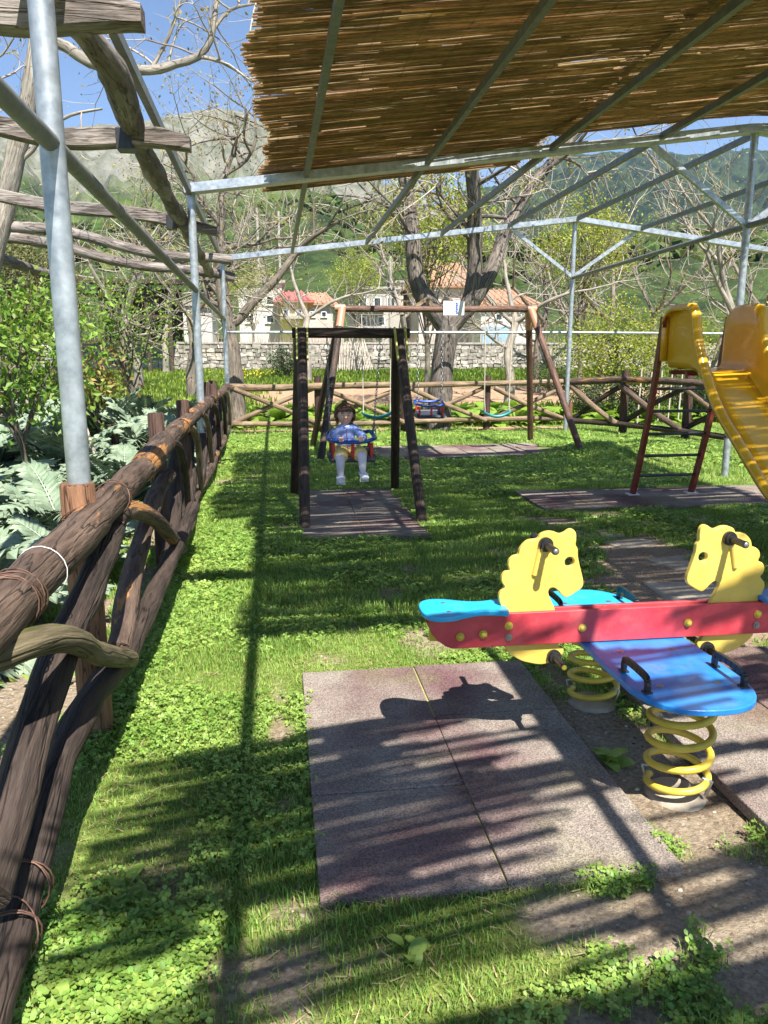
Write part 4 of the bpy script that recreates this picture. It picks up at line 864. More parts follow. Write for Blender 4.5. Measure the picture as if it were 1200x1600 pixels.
# ------------------------------------------------------------------ spring seesaw
def plate(name, outline, material, parent, th, bev=.003, holes=(), frame='xz', at=0.0, smooth_n=0, loc=(0, 0, 0)):
    """board cut to an outline: frame xz stands upright at y=at, xy lies at z=at"""
    cu = bpy.data.curves.new('c', 'CURVE'); cu.dimensions = '2D'; cu.fill_mode = 'BOTH'; cu.extrude = th / 2 - bev; cu.bevel_depth = bev; cu.bevel_resolution = 2; cu.offset = -bev
    for ol in [outline] + list(holes):
        s_ = cu.splines.new('POLY'); s_.points.add(len(ol) - 1); s_.use_cyclic_u = True
        for q, p in zip(s_.points, ol): q.co = (p[0], p[1], 0, 1)
    tmp = bpy.data.objects.new('t', cu); COL.objects.link(tmp); dg = bpy.context.evaluated_depsgraph_get(); dg.update()
    me = bpy.data.meshes.new_from_object(tmp.evaluated_get(dg)); bpy.data.objects.remove(tmp); bpy.data.curves.remove(cu)
    for v in me.vertices:
        x, y, z = v.co; v.co = (x, at - z, y) if frame == 'xz' else (x, y, at + z)
    me.materials.clear(); me.materials.append(material); me.name = name
    for p in me.polygons: p.use_smooth = False
    o = bpy.data.objects.new(name, me); COL.objects.link(o)
    if parent: o.parent = parent
    return o
SX, SY = 1.30, 2.62
ss = thing('spring_seesaw', 'red, blue and yellow spring seesaw with two horse head boards', 'spring seesaw', (SX, SY, 0))
def C7(px, py, Y=SY):       # point of the 2.18x enlargement of the photo
    p = D(650 + px / 2.182, 800 + py / 2.182, Y); return (p.x - SX, p.z)
hp = [(300, 352), (293, 335), (282, 300), (281, 282), (288, 268), (300, 254), (291, 238), (290, 220), (300, 204), (316, 196), (312, 178), (318, 160), (332, 148), (346, 144), (352, 125), (366, 106), (384, 94), (412, 90), (424, 74), (446, 65), (468, 66), (488, 73), (505, 68), (520, 58), (533, 58), (542, 70), (543, 92), (541, 110), (548, 124), (549, 150), (556, 185), (565, 222), (567, 242), (560, 258), (543, 270), (524, 282), (508, 288), (494, 280), (482, 266), (468, 256), (454, 258), (448, 272), (456, 296), (468, 322), (474, 352)]
hp2 = [(484, 450), (497, 458), (498, 478), (470, 500), (445, 512), (420, 516), (390, 512), (355, 503), (325, 485), (305, 466), (299, 448)]
ho = [C7(*p) for p in hp] + [C7(*p) for p in hp2]
ho = [tuple(p[:2]) for p in cr([(a, b, 0) for a, b in ho], n=3, closed=True)]
ec = C7(520, 168); er = .0185
def circ(c, r, n=20): return [(c[0] + r * math.cos(q), c[1] + r * math.sin(q)) for q in np.linspace(0, 2 * math.pi, n, endpoint=False)]
hx, hz = C7(437, 107); fx_, fz_ = C7(465, 487)
for mir in (1, -1):
    ol = [(x * mir, z) for x, z in ho]; e_ = circ((ec[0] * mir, ec[1]), er)
    hb = plate('horse_head_board', ol, M['yellow'], ss, .024, .004, [e_], 'xz', .0)
    mb = MB(); gx_, gz_ = (hx - .01) * mir, hz - .0
    mb.tube([(gx_ - .004 * mir, -.0115, gz_ - .01), (gx_ - .026 * mir, -.0115, gz_ - .115)], [.014, .012], 10); mb.build('slot_inlay', M['yellow'], hb)
    for nm, x, z, cap in (('hand_grip', hx * mir, hz, 'blackp'), ('foot_peg', fx_ * mir, fz_, 'yellow_paint')):
        for s_ in (-1, 1):
            mb = MB(); yy = s_ * .012
            mb.tube([(x, yy, z), (x, yy + s_ * .012, z)], .027, 20); mb.tube([(x, yy, z), (x, yy + s_ * .024, z)], .021, 20)
            k = 14; t = np.linspace(0, 1, k); mb.tube([(x, yy + s_ * (.02 + .09 * q), z) for q in t], .0125 + .0009 * np.cos(t * 40) + .001 * (t > .9), 14)
            g_ = mb.build(nm, M['blackp'], hb)
            mb = MB(); mb.ball((x, yy + s_ * .111, z), .0105, 0, 12, (1, .5, 1)); mb.build('end_cap', M['steelbolt' if cap == 'blackp' else cap], g_)
bx0 = D(667, 985, SY).x - SX
def zb(px, py): return D(px, py, SY - .02).z
ztop, zbot = .578, .452
left = [(bx0, ztop - .02), (bx0 + .004, ztop), ]
ol = [(bx0 + .0, .545), (bx0 + .002, ztop)] + [(-bx0 - .002, ztop), (-bx0, .545)] + [(-bx0 - .012, .515), (-bx0 - .035, .485), (-bx0 - .065, .462), (-bx0 - .09, zbot), (bx0 + .09, zbot), (bx0 + .065, .462), (bx0 + .035, .485), (bx0 + .012, .515)]
for s_ in (-1, 1): plate('red_side_board', ol, M['red'], ss, .018, .003, (), 'xz', s_ * .0235)
ol2 = [(x * .985, z * .98 + .012) for x, z in ol]
mb = MB(); mb.box((0, 0, .515), (.62, .022, .10)); mb.build('spacer_board', M['yellow_paint'], ss)
mb = MB(); mb.box((-.68, 0, .52), (.20, .022, .085)); mb.box((.68, 0, .52), (.20, .022, .085)); mb.build('spacer_board', M['yellow_paint'], ss)
for px, py, y in ((719, 995, 1), (755, 991, 1), (795, 978, 1), (795, 996, 0), (910, 981, 1)):
    p = D(px, py, SY - .035)
    for mir in (1, -1):
        for s_ in (-1, 1):
            mb = MB(); x = (p.x - SX) * mir; yy = s_ * .0335
            if y: mb.tube([(x, yy, p.z), (x, yy + s_ * .004, p.z)], .0155, 16); mb.ball((x, yy + s_ * .004, p.z), .0125, 0, 14, (1, .95, 1))
            else: mb.tube([(x, yy, p.z), (x, yy + s_ * .003, p.z)], .0135, 16); mb.tube([(x, yy, p.z), (x, yy + s_ * .010, p.z)], .008, 6, smooth=False)
            mb.build('bolt_cap', M['yellow_paint' if y else 'steelbolt'], ss)
# end seats, guitar shaped
half = [(-.815, 0), (-.812, .045), (-.795, .085), (-.76, .105), (-.715, .102), (-.67, .082), (-.625, .063), (-.58, .058), (-.54, .066), (-.515, .075), (-.503, .070), (-.50, .05)]
for mir in (1, -1):
    out = half + [(x, -y) for x, y in half[::-1] if y > 0]; out = [tuple(p[:2]) for p in cr([(x * mir, y, 0) for x, y in out], n=3, closed=True)]
    st = plate('end_seat', out, M['cyan' if mir == 1 else 'blue'], ss, .02, .005, (), 'xy', ztop + .0135)
    for x, y in ((-.72, .05), (-.72, -.05)):
        mb = MB(); mb.tube([(x * mir, y, ztop + .022), (x * mir, y, ztop + .0246)], .008, 12); mb.build('bolt', M['steelbolt'], st)
# long platform seat boards
bw = .215
def rr(x0, x1, y0, y1, r):
    o = []
    for cx, cy, a0 in ((x1 - r, y1 - r, 0), (x0 + r, y1 - r, 90), (x0 + r, y0 + r, 180), (x1 - r, y0 + r, 270)):
        for q in range(0, 91, 15): o.append((cx + r * math.cos(R(a0 + q)), cy + r * math.sin(R(a0 + q))))
    return o
near = [(-.205, .0), (-.205, -.36), (-.198, -.45), (-.17, -.53), (-.12, -.585), (-.05, -.61), (.05, -.61), (.12, -.585), (.17, -.53), (.198, -.45), (.205, -.36), (.205, .0)]
for sgn, mt in ((1, 'blue'), (-1, 'cyan')):
    ol = [tuple(p[:2]) for p in cr([(x + .0, y * sgn - (.004 if sgn == 1 else -.004), 0) for x, y in near], n=3)]
    pf = plate('platform_board', ol, M[mt], ss, .02, .004, (), 'xy', .4385)
    for x in (-.165, .165):
        mb = MB(); y0, y1 = -.30 * sgn, -.47 * sgn; P = cr([(x, y0, .448), (x, y0, .478), (x, y0 + (y1 - y0) * .12, .496), (x, y0 + (y1 - y0) * .88, .496), (x, y1, .478), (x, y1, .448)], n=5)
        P = P[:]; k = len(P)
        for q in range(k - 1): mb.bar(P[q], P[q + 1] + (P[q + 1] - P[q]) * .15, .022, .013, up=(1, 0, 0))
        for y in (y0, y1): mb.box((x, y, .4505), (.028, .03, .007), bev=.002)
        mb.build('grab_handle', M['blackp'], pf)
    for x, y in ((-.10, -.13), (.10, -.13), (-.10, -.43), (.10, -.43)):
        mb = MB(); mb.tube([(x, y * sgn, .447), (x, y * sgn, .4495)], .0125, 16); mb.tube([(x, y * sgn, .449), (x, y * sgn, .4515)], .007, 6, smooth=False); mb.build('bolt', M['steelbolt'], pf)
for k, y in enumerate((-.34, .39)):
    turns = 4.6; t = np.linspace(0, 1, 150); rad = .098 + .006 * np.sin(t * 3.14)
    ang = t * turns * 2 * math.pi + 2.2; mb = MB(); x0 = .035
    mb.tube(np.stack([x0 + rad * np.cos(ang), y + rad * np.sin(ang),   .035 + .372 * t], -1), .0128, 10); s_ = mb.build('coil_spring', M['yellow_paint'], ss)
    mb = MB(); mb.tube([(x0, y, .405), (x0, y, .427)], .115, 24); mb.build('spring_plate', M['steelbolt'], ss)
    mb = MB(); mb.tube([(x0, y, -.12), (x0, y, .002), (x0, y, .010)], [.112, .104, .09], 20, rough=.12, seed=k); mb.build('concrete_foot', M['slab'], ss)
    for q in (2.6, 5.5):
        mb = MB(); mb.tube([(x0 + .1 * math.cos(q), y + .1 * math.sin(q), .03), (x0 + .115 * math.cos(q), y + .115 * math.sin(q), .085), (x0 + .085 * math.cos(q), y + .085 * math.sin(q), .088)], .006, 8)
        mb.build('clamp', M['steelbolt'], ss)

# ------------------------------------------------------------------ the child
def skin(name, pts, edges, rad, material, parent, sub=2, root=0):
    me = bpy.data.meshes.new(name); me.from_pydata([tuple(p) for p in pts], edges, []); o = bpy.data.objects.new(name, me); COL.objects.link(o)
    md = o.modifiers.new('skin', 'SKIN'); md.use_smooth_shade = True; md.branch_smoothing = .6
    for k, v in enumerate(me.skin_vertices[0].data):
        r = rad[k]; v.radius = r if isinstance(r, tuple) else (r, r); v.use_root = (k == root)
    s_ = o.modifiers.new('sub', 'SUBSURF'); s_.levels = sub; s_.render_levels = sub
    dg = bpy.context.evaluated_depsgraph_get(); dg.update(); m2 = bpy.data.meshes.new_from_object(o.evaluated_get(dg))
    bpy.data.objects.remove(o); m2.materials.clear(); m2.materials.append(material); m2.name = name
    for p in m2.polygons: p.use_smooth = True
    o = bpy.data.objects.new(name, m2); COL.objects.link(o); o.parent = parent; return o
M['skin'] = mat('skin', (.84, .47, .33), (.90, .56, .42), rough=.5, scale=20); M['hair'] = mat('brown_hair', (.05, .024, .014), (.20, .10, .05), rough=.45, scale=60)
M['jacket'] = mat('shiny_blue_jacket', (.20, .30, .70), (.62, .64, .90), (.32, .42, .82), rough=.28, metal=.35, scale=16, contrast=(.35, .65), bump=.8, bscale=38)
M['shorts'] = mat('yellow_cloth', (.76, .56, .16), (.84, .66, .24), rough=.8, scale=12, bump=.4, bscale=30)
M['tights'] = mat('lilac_tights', (.74, .66, .78), (.84, .76, .86), rough=.75, scale=12); M['shoe'] = mat('white_shoe', (.72, .72, .76), (.84, .84, .88), rough=.5, scale=20)
M['eye'] = mat('dark_eye', (.02, .012, .01), rough=.15); M['lips'] = mat('lips', (.42, .12, .10), rough=.45)
CP = Vector((.64, 7.42, .55))
ch = thing('person', 'toddler with curly brown hair, shiny blue jacket and yellow shorts on the baby swing', 'person', CP)
V_ = Vector
pelvis = V_((0, .03, .045)); belly = V_((0, .035, .12)); chestp = V_((-.005, .03, .20)); neck = V_((-.012, .02, .285)); hd = V_((-.02, .0, .395))
shL, shR = V_((-.100, .02, .256)), V_((.090, .02, .256)); elL, elR = V_((-.168, -.02, .150)), V_((.158, -.015, .160))
haL, haR = V_((-.075, -.165, .184)), V_((.115, -.165, .184))
hiL, hiR = V_((-.055, -.0, .035)), V_((.07, .0, .035)); knL, knR = V_((-.088, -.215, .012)), V_((.120, -.215, .032))
anL, anR = V_((-.082, -.185, -.185)), V_((.124, -.235, -.150)); toL, toR = V_((-.086, -.275, -.215)), V_((.150, -.315, -.180))
pts = [pelvis, belly, chestp, neck, V_((-.014, .012, .315)), V_((-.018, .0, .352)), hd, V_((-.02, .004, .440)), shL, elL, haL + V_((-.012, .04, -.005)), shR, elR, haR + V_((.012, .04, -.005)), hiL, knL, anL, hiR, knR, anR]
ed = [(0, 1), (1, 2), (2, 3), (3, 4), (4, 5), (5, 6), (6, 7), (2, 8), (8, 9), (9, 10), (2, 11), (11, 12), (12, 13), (0, 14), (14, 15), (15, 16), (0, 17), (17, 18), (18, 19)]
rd = [(.075, .065), (.07, .06), (.075, .058), .034, .040, (.074, .070), (.094, .090), (.076, .074), .034, .026, .017, .034, .026, .017, .045, .035, .020, .045, .035, .020]
body = skin('body', pts, ed, rd, M['skin'], ch)
for h, nm, sx in ((haL, 'hand', -1), (haR, 'hand', 1)):
    base = h + V_((sx * .010, .028, .002)); palm = h + V_((0, .004, .014))
    hp_ = [base, palm]; he = [(0, 1)]; hr = [(.016, .013), (.021, .013)]
    for q, (dx, ln) in enumerate(((-.017, .85), (-.006, 1), (.006, .97), (.016, .78))):
        k = len(hp_); hp_ += [h + V_((dx, -.020, .006)), h + V_((dx * 1.05, -.046, -.008)), h + V_((dx * 1.05, -.047, -.012 - .022 * ln))]; he += [(1, k), (k, k + 1), (k + 1, k + 2)]; hr += [.0068, .0062, .0055]
    k = len(hp_); hp_ += [h + V_((-sx * .02, .006, .008)), h + V_((-sx * .022, -.004, -.008))]; he += [(1, k), (k, k + 1)]; hr += [.0072, .006]
    skin('hand', hp_, he, hr, M['skin'], ch, 1)
# clothes
skin('jacket', [pelvis + V_((0, -.05, -.002)), belly, chestp, V_((-.008, .025, .272)), V_((-.012, .012, .312)), shL, elL, haL + V_((-.016, .052, -.006)), shR, elR, haR + V_((.016, .052, -.004))],
     [(0, 1), (1, 2), (2, 3), (3, 4), (3, 5), (5, 6), (6, 7), (3, 8), (8, 9), (9, 10)], [(.125, .105), (.112, .09), (.100, .08), (.08, .066), (.05, .046), .052, .048, .036, .052, .048, .036], M['jacket'], ch)
mb = MB(); mb.tube([(0, -.110, .03), (-.004, -.066, .11), (-.008, -.05, .18), (-.010, -.040, .26)], .0035, 6); mb.build('zip', M['lips'], ch)
for h in (haL, haR):
    mb = MB(); c = h + V_((-.016 if h is haL else .016, .052, -.006)); mb.tube([c, c + V_((0, -.016, .004))], .034, 14); mb.build('cuff', M['jacket'], ch)
skin('shorts', [pelvis, hiL, hiL.lerp(knL, .6), knL + V_((0, .006, -.02)), hiR, hiR.lerp(knR, .6), knR + V_((0, .006, -.02))], [(0, 1), (1, 2), (2, 3), (0, 4), (4, 5), (5, 6)], [(.10, .07), .075, .083, .080, .075, .083, .080], M['shorts'], ch)
for kn, an in ((knL, anL), (knR, anR)):
    skin('tights', [kn + V_((0, .05, .0)), kn + V_((0, 0, -.005)), kn.lerp(an, .35), kn.lerp(an, .75), an, an + V_((0, .0, -.02))], [(0, 1), (1, 2), (2, 3), (3, 4), (4, 5)], [.047, .049, .046, .034, .028, .026], M['tights'], ch)
for an, to in ((anL, toL), (anR, toR)):
    a = an + V_((0, .012, -.03)); sh = skin('shoe', [a + V_((0, .0, .022)), a, a.lerp(to, .55), to], [(0, 1), (1, 2), (2, 3)], [.036, (.042, .040), (.044, .034), (.040, .028)], M['shoe'], ch, 2, 1)
    for t in (.35, .6): mb = MB(); c = a.lerp(to, t) + V_((0, 0, .012)); mb.tube([c + V_((-.032, 0, -.012)), c + V_((-.02, 0, .012)), c + V_((0, 0, .02)), c + V_((.02, 0, .012)), c + V_((.032, 0, -.012))], .0055, 6); mb.build('strap', M['blue' if t < .5 else 'white'], sh)
# face
fy = hd.y - .079
mb = MB(); mb.ball(hd + V_((0, -.0935, -.022)), .0115, 0, 10, (1, 1, .9)); mb.tube([hd + V_((0, -.086, .008)), hd + V_((0, -.0935, -.018))], [.006, .009], 8); mb.build('nose', M['skin'], ch)
for sx in (-1, 1):
    mb = MB(); mb.ball(hd + V_((sx * .031, -.0835, .000)), .0095, 0, 12, (1.1, .45, .40)); e = mb.build('eye', M['eye'], ch)
    mb = MB(); mb.ball(hd + V_((sx * .033, -.0885, .0015)), .0022, 0, 8); mb.build('eye_glint', M['white'], e)
    mb = MB(); mb.tube([hd + V_((sx * .045, -.080, .016)), hd + V_((sx * .031, -.088, .021)), hd + V_((sx * .017, -.090, .017))], .0028, 6); mb.build('eyebrow', M['hair'], ch)
    mb = MB(); mb.ball(hd + V_((sx * .083, .002, -.012)), .017, 0, 10, (.5, .8, 1.2)); mb.build('ear', M['skin'], ch)
mb = MB(); mb.tube([hd + V_((-.016, -.084, -.049)), hd + V_((-.006, -.0885, -.0455)), hd + V_((.006, -.0885, -.0455)), hd + V_((.016, -.084, -.049))], [.002, .0042, .0042, .002], 8); mb.tube([hd + V_((-.012, -.086, -.051)), hd + V_((0, -.089, -.054)), hd + V_((.012, -.086, -.051))], [.002, .0042, .002], 8); mb.build('mouth', M['lips'], ch)
mb = MB(); r2 = random.Random(4)
n_ = 0
mb.ball(hd + V_((0, .030, .026)), .092, 0, 20, (1.03, .95, 1.0))
while n_ < 330:
    d = V_((r2.gauss(0, 1), r2.gauss(0, 1), r2.gauss(0, 1))).normalized()
    if d.y < -.22 and d.z < .52 and abs(d.x) < .86: continue
    if d.z < -.72: continue
    n_ += 1; c = hd + V_((0, .010, .012)) + V_((d.x * .102, d.y * .094, d.z * .096)); R0 = r2.uniform(.007, .014); a = d.orthogonal().normalized(); b = d.cross(a); L = r2.uniform(.01, .028); ph = r2.uniform(0, 6)
    mb.tube([c + a * R0 * math.cos(q * 1.1 + ph) + b * R0 * math.sin(q * 1.1 + ph) + V_((0, 0, -L * q / 6)) for q in range(8)], .0035, 4)
c0 = hd + V_((-.005, -.005, .113)); mb.ball(c0, .022, 0, 12, (1.1, 1, .9))
for q in range(40):
    d = V_((r2.gauss(0, 1), r2.gauss(0, 1), r2.gauss(0, 1))).normalized(); c = c0 + d * .024; a = d.orthogonal().normalized(); b = d.cross(a)
    mb.tube([c + a * .009 * math.cos(k * 1.1) + b * .009 * math.sin(k * 1.1) for k in range(7)], .0032, 4)
for q in range(16):    # short fringe
    x = -.05 + q * .0068; mb.tube([hd + V_((x, -.066, .070)), hd + V_((x * 1.05 + r2.uniform(-.005, .005), -.084, .050)), hd + V_((x * 1.05 + r2.uniform(-.008, .008), -.090, .034 + r2.uniform(-.006, .006)))], [.007, .006, .002], 5)
mb.build('hair', M['hair'], ch)

# ------------------------------------------------------------------ plants
def leaf_mesh(name, length, width, lobes, seed, arch=.5, m1='cardoon', m2='cardoon_rib'):
    """deeply cut pinnate leaf rising from the origin along +x and arching over"""
    r_ = np.random.default_rng(seed); mb = MB(); t = np.linspace(0, 1, 14)
    def cen(q): return np.array([length * q * (1 - .18 * arch * q), 0, length * (.62 * q - .62 * arch * q * q * 1.25)])
    C = np.array([cen(q) for q in t]); mb.tube(C, np.linspace(.013, .003, 14) * length / .8, 4, 1, False)
    for k in range(lobes):
        q = .14 + .84 * k / lobes; p = cen(q); p2 = cen(min(q + .07, 1)); w_ = width * (math.sin(math.pi * min(q * .9 + .1, 1)) ** .6) * r_.uniform(.85, 1.15)
        for s_ in (-1, 1):
            tip = cen(min(q + .15, 1.06)) + np.array([0, s_ * w_, r_.uniform(-.25, .1) * w_]); mid = (p + tip) / 2 + np.array([0, 0, .04 * length])
            a = p; b = p2 + np.array([0, s_ * w_ * .12, 0]); m_a = p * .5 + tip * .5 + np.array([-.035 * length, 0, .02 * length]); m_b = p2 * .45 + tip * .55 + np.array([.035 * length, 0, .02 * length])
            side = p * .62 + tip * .38 + np.array([-.075 * length, s_ * w_ * .18, .0]); side2 = p2 * .55 + tip * .45 + np.array([.085 * length, s_ * w_ * .12, 0])
            mb.add([a, m_a, tip, m_b, b, mid, side, side2], [(0, 1, 5), (1, 2, 5), (2, 3, 5), (3, 4, 5), (4, 0, 5), (0, 6, 1), (3, 7, 4)], None, 0, False)
    p = cen(.93); e = cen(1.12); mb.add([p + [0, -.04 * length, 0], e, p + [0, .04 * length, 0]], [(0, 1, 2)], None, 0, False)
    return mb.mesh(name, [M[m1], M[m2]])
CL = [leaf_mesh('leaf', .66, .155, 14, s, .45 + .12 * s) for s in range(5)]
def cardoon(x, y, s, n, label, seed):
    o = thing('cardoon_plant', label, 'cardoon plant', (x, y, GZ(x, y)), 0, 'silver leaved cardoon plants beyond the left fence'); r_ = random.Random(seed)
    for k in range(n):
        f = k / n; inst('leaf', CL[r_.randrange(5)], o, (r_.uniform(-.04, .04), r_.uniform(-.04, .04), .02), (r_.uniform(-.25, .25), -.28 - .85 * (1 - f) ** .8 + r_.uniform(-.15, .15) + .35, k * 2.4 + r_.uniform(-.3, .3)), (s * 1.35 * r_.uniform(.75, 1.15),) * 3)
    return o
cd = [(-1.75, 4.1, .95, 18, 'largest silver cardoon in the near left corner beside the dirt strip'), (-2.5, 5.1, 1.0, 16, 'silver cardoon behind the nearest one at the left picture edge'), (-1.75, 6.3, .85, 16, 'silver cardoon just left of the first steel post'), (-2.9, 7.1, 1.1, 16, 'tall silver cardoon at the left edge below the peach tree'),
      (-1.55, 7.9, .8, 16, 'silver cardoon between the first steel post and the brown fence post'), (-2.35, 8.9, 1.15, 18, 'bushy silver cardoon left of the leaning white stake'), (-1.75, 10.3, 1.1, 18, 'dense silver cardoon behind the second fence post'), (-3.4, 9.6, 1.2, 16, 'silver cardoon in shade beside the thin peach trunk'),
      (-2.5, 11.6, 1.2, 18, 'large silver cardoon in the middle of the left bed'), (-1.65, 12.6, 1.1, 16, 'silver cardoon near the third steel post'), (-3.5, 12.6, 1.2, 16, 'silver cardoon in front of the small green tree'), (-2.4, 14.3, 1.15, 16, 'silver cardoon at the far end of the left bed'), (-4.6, 11.5, 1.2, 14, 'silver cardoon at the far left beside the cane fence'), (-1.4, 5.2, .6, 12, 'small low silver cardoon nearest the brown post foot')]
for k, c in enumerate(cd): cardoon(c[0], c[1], c[2], int(c[3] * 1.55), c[4], seed=k)
# broad leaved vegetable plants in the bed behind the back fence
def broad(name, L, W, seed):
    r_ = np.random.default_rng(seed); mb = MB(); P = []
    for i in range(6):
        q = i / 5; z = L * (.7 * q - .75 * q * q); w_ = W * math.sin(math.pi * (q * .86 + .07)) ** .7
        for s_ in (-1, 0, 1): P.append((L * q, s_ * w_, z + (0 if s_ == 0 else .03 * L) + r_.uniform(-.02, .02) * L))
    f = [(i * 3 + j, i * 3 + j + 1, i * 3 + j + 4, i * 3 + j + 3) for i in range(5) for j in range(2)]
    mb.add(P, f, None, 0, True); return mb.mesh(name, [M['lettuce']])
BL = [broad('leaf', .42, .13, s) for s in range(4)]
WL = [b_.copy() for b_ in BL]
for b_ in WL: b_.materials[0] = M['clover']
def veg(x, y, s, n, name, label, grp, seed, meshes=BL, cat='vegetable plant'):
    o = thing(name, label, cat, (x, y, GZ(x, y)), 0, grp); r_ = random.Random(seed)
    for k in range(n): inst('leaf', meshes[r_.randrange(len(meshes))], o, (r_.uniform(-.03, .03), r_.uniform(-.03, .03), 0), (r_.uniform(-.3, .3), r_.uniform(-.9, .3), k * 2.4 + r_.uniform(-.4, .4)), (s * r_.uniform(.7, 1.2),) * 3)
kk = 0
for row, y in enumerate((16.6, 17.5, 18.6)):
    x = -.9 + row * .2
    while x < 10.5:
        kk += 1
        veg(x + random.uniform(-.1, .1), y + random.uniform(-.15, .15), random.uniform(.9, 1.25), 11, 'leafy_vegetable_plant', 'bright green broad leaved vegetable plant in the ' + {16.6: 'nearest', 17.5: 'middle', 18.6: 'farthest'}[y] + ' row behind the pale log fence', 'vegetable plants behind the back fence', kk)
        x += .62
# big dock or clover leaf plants on the lawn
for k, (px, py, s, lab) in enumerate(((955, 1195, .22, 'broad leaved weed growing between the mat and the front yellow spring'), (190, 1395, .16, 'broad leaved weed in the near left grass'), (85, 1580, .20, 'broad leaved weed in the bottom left corner'), (640, 1500, .14, 'broad leaved weed in the grass below the grey mat'), (265, 1130, .14, 'broad leaved weed beside the bottom rail'))):
    p = G(px, py); veg(p.x, p.y, s, 7, 'broad_leaved_weed', lab, 'broad leaved weeds on the lawn', 50 + k, WL, 'weed')

# ------------------------------------------------------------------ trees
def branches(mb, p, d, r, L, depth, r_, leaves, up=.12, wig=.22, split=(2, 3), minr=.004, thin=None, droop=0.0, spread=.6, tipmat=1):
    p = Vector(p); d = Vector(d).normalized(); n = max(3, int(L / (.10 + r * 1.2))); n = min(n, 9); pts = [p.copy()]; q = p.copy()
    bd = V_((r_.gauss(0, 1), r_.gauss(0, 1), r_.gauss(0, 1))) * wig * .6
    for i in range(n):
        d = (d + (V_((r_.gauss(0, 1), r_.gauss(0, 1), r_.gauss(0, 1))) * wig + bd * .6 + V_((0, 0, up - droop * (i / n)))) * (1.4 / n ** .5 * .5)).normalized(); q = q + d * (L / n); pts.append(q.copy())
    r1 = max(minr * .6, r * .58); rr = np.linspace(r, r1, len(pts)); ns = 10 if r > .08 else (6 if r > .025 else (4 if r > .010 else 3))
    m = 0 if r > .018 else tipmat
    mb.tube(pts, rr, ns, m, False, rough=.25 if r > .05 else 0, seed=r_.randrange(900))
    if depth <= 0 or r1 < minr:
        leaves.append(pts[-1]); leaves.append(pts[len(pts) // 2]); return
    k = r_.randint(*split)
    for i in range(k):
        a = r_.gauss(0, .15) + spread * (1 if k > 1 else .3) * r_.uniform(.6, 1.3); ax = d.orthogonal(); ax.rotate(Matrix.Rotation(i * 2 * math.pi / k + r_.uniform(-.5, .5), 3, d)); nd = d.copy(); nd.rotate(Matrix.Rotation(a, 3, ax.normalized()))
        branches(mb, pts[-1], nd, r1 * (.95 if i == 0 else r_.uniform(.6, .85)), L * r_.uniform(.62, .88), depth - 1, r_, leaves, up, wig, split, minr, thin, droop, spread, tipmat)
    for t in range(1, len(pts) - 1):     # side shoots along the branch
        if r_.random() < .42 and depth >= 1:
            ax = d.orthogonal(); ax.rotate(Matrix.Rotation(r_.uniform(0, 6.3), 3, d)); nd = (pts[t + 1] - pts[t]).normalized(); nd.rotate(Matrix.Rotation(r_.uniform(.6, 1.2), 3, ax.normalized()))
            branches(mb, pts[t], nd, rr[t] * r_.uniform(.3, .5), L * r_.uniform(.35, .6), min(depth - 2, 2), r_, leaves, up, wig, split, minr, thin, droop, spread, tipmat)
def tree_meshes(seed, trunkpts, r0, r1, bark, twig, limbs, depth, leafm, lsize, lper, lspread, wig=.22, up=.12, minr=.004, rough=.25, spread=.6, droop=0.0, split=(2, 3), flare=1.35):
    """trunk mesh, limb mesh and leaf mesh; trunkpts in tree space. limbs: (fraction, dir, radius, length)"""
    r_ = random.Random(seed); tm = MB(); P = cr(trunkpts, step=max(.08, r0 * .5)); n = len(P); rr = np.linspace(r0, r1, n); L = np.linspace(0, 1, n); rr = rr * (1 + (flare - 1) * np.exp(-L * 9)); tm.tube(P, rr, 18, 0, False, rough=rough, seed=seed)
    lm = MB(); lv = []
    for fr_, d, r, Ln in limbs:
        p = P[min(int(fr_ * (n - 1)), n - 1)]; branches(lm, p, d, r, Ln, depth, r_, lv, up, wig, split, minr, None, droop, spread)
    lf_ = MB()
    if lper and lv:
        C = np.array([tuple(q) for q in lv]); C = np.repeat(C, lper, 0); C = C + rng.normal(size=C.shape) * lspread; rand_leaves(lf_, C, lsize)
    return tm.mesh('trunk', M[bark]), lm.mesh('branches', [M[bark], M[twig]]), lf_.mesh('crown', M[leafm]) if lper else None
def plant_tree(ms, x, y, label, name='bare_tree', cat='tree', rz=0.0, s=1.0, group=None, z=None):
    o = thing(name, label, cat, (x, y, GZ(x, y) - .05 if z is None else z), rz, group); o.scale = (s, s, s)
    inst('trunk', ms[0], o); inst('branches', ms[1], o)
    if ms[2] is not None: inst('crown', ms[2], o)
    return o
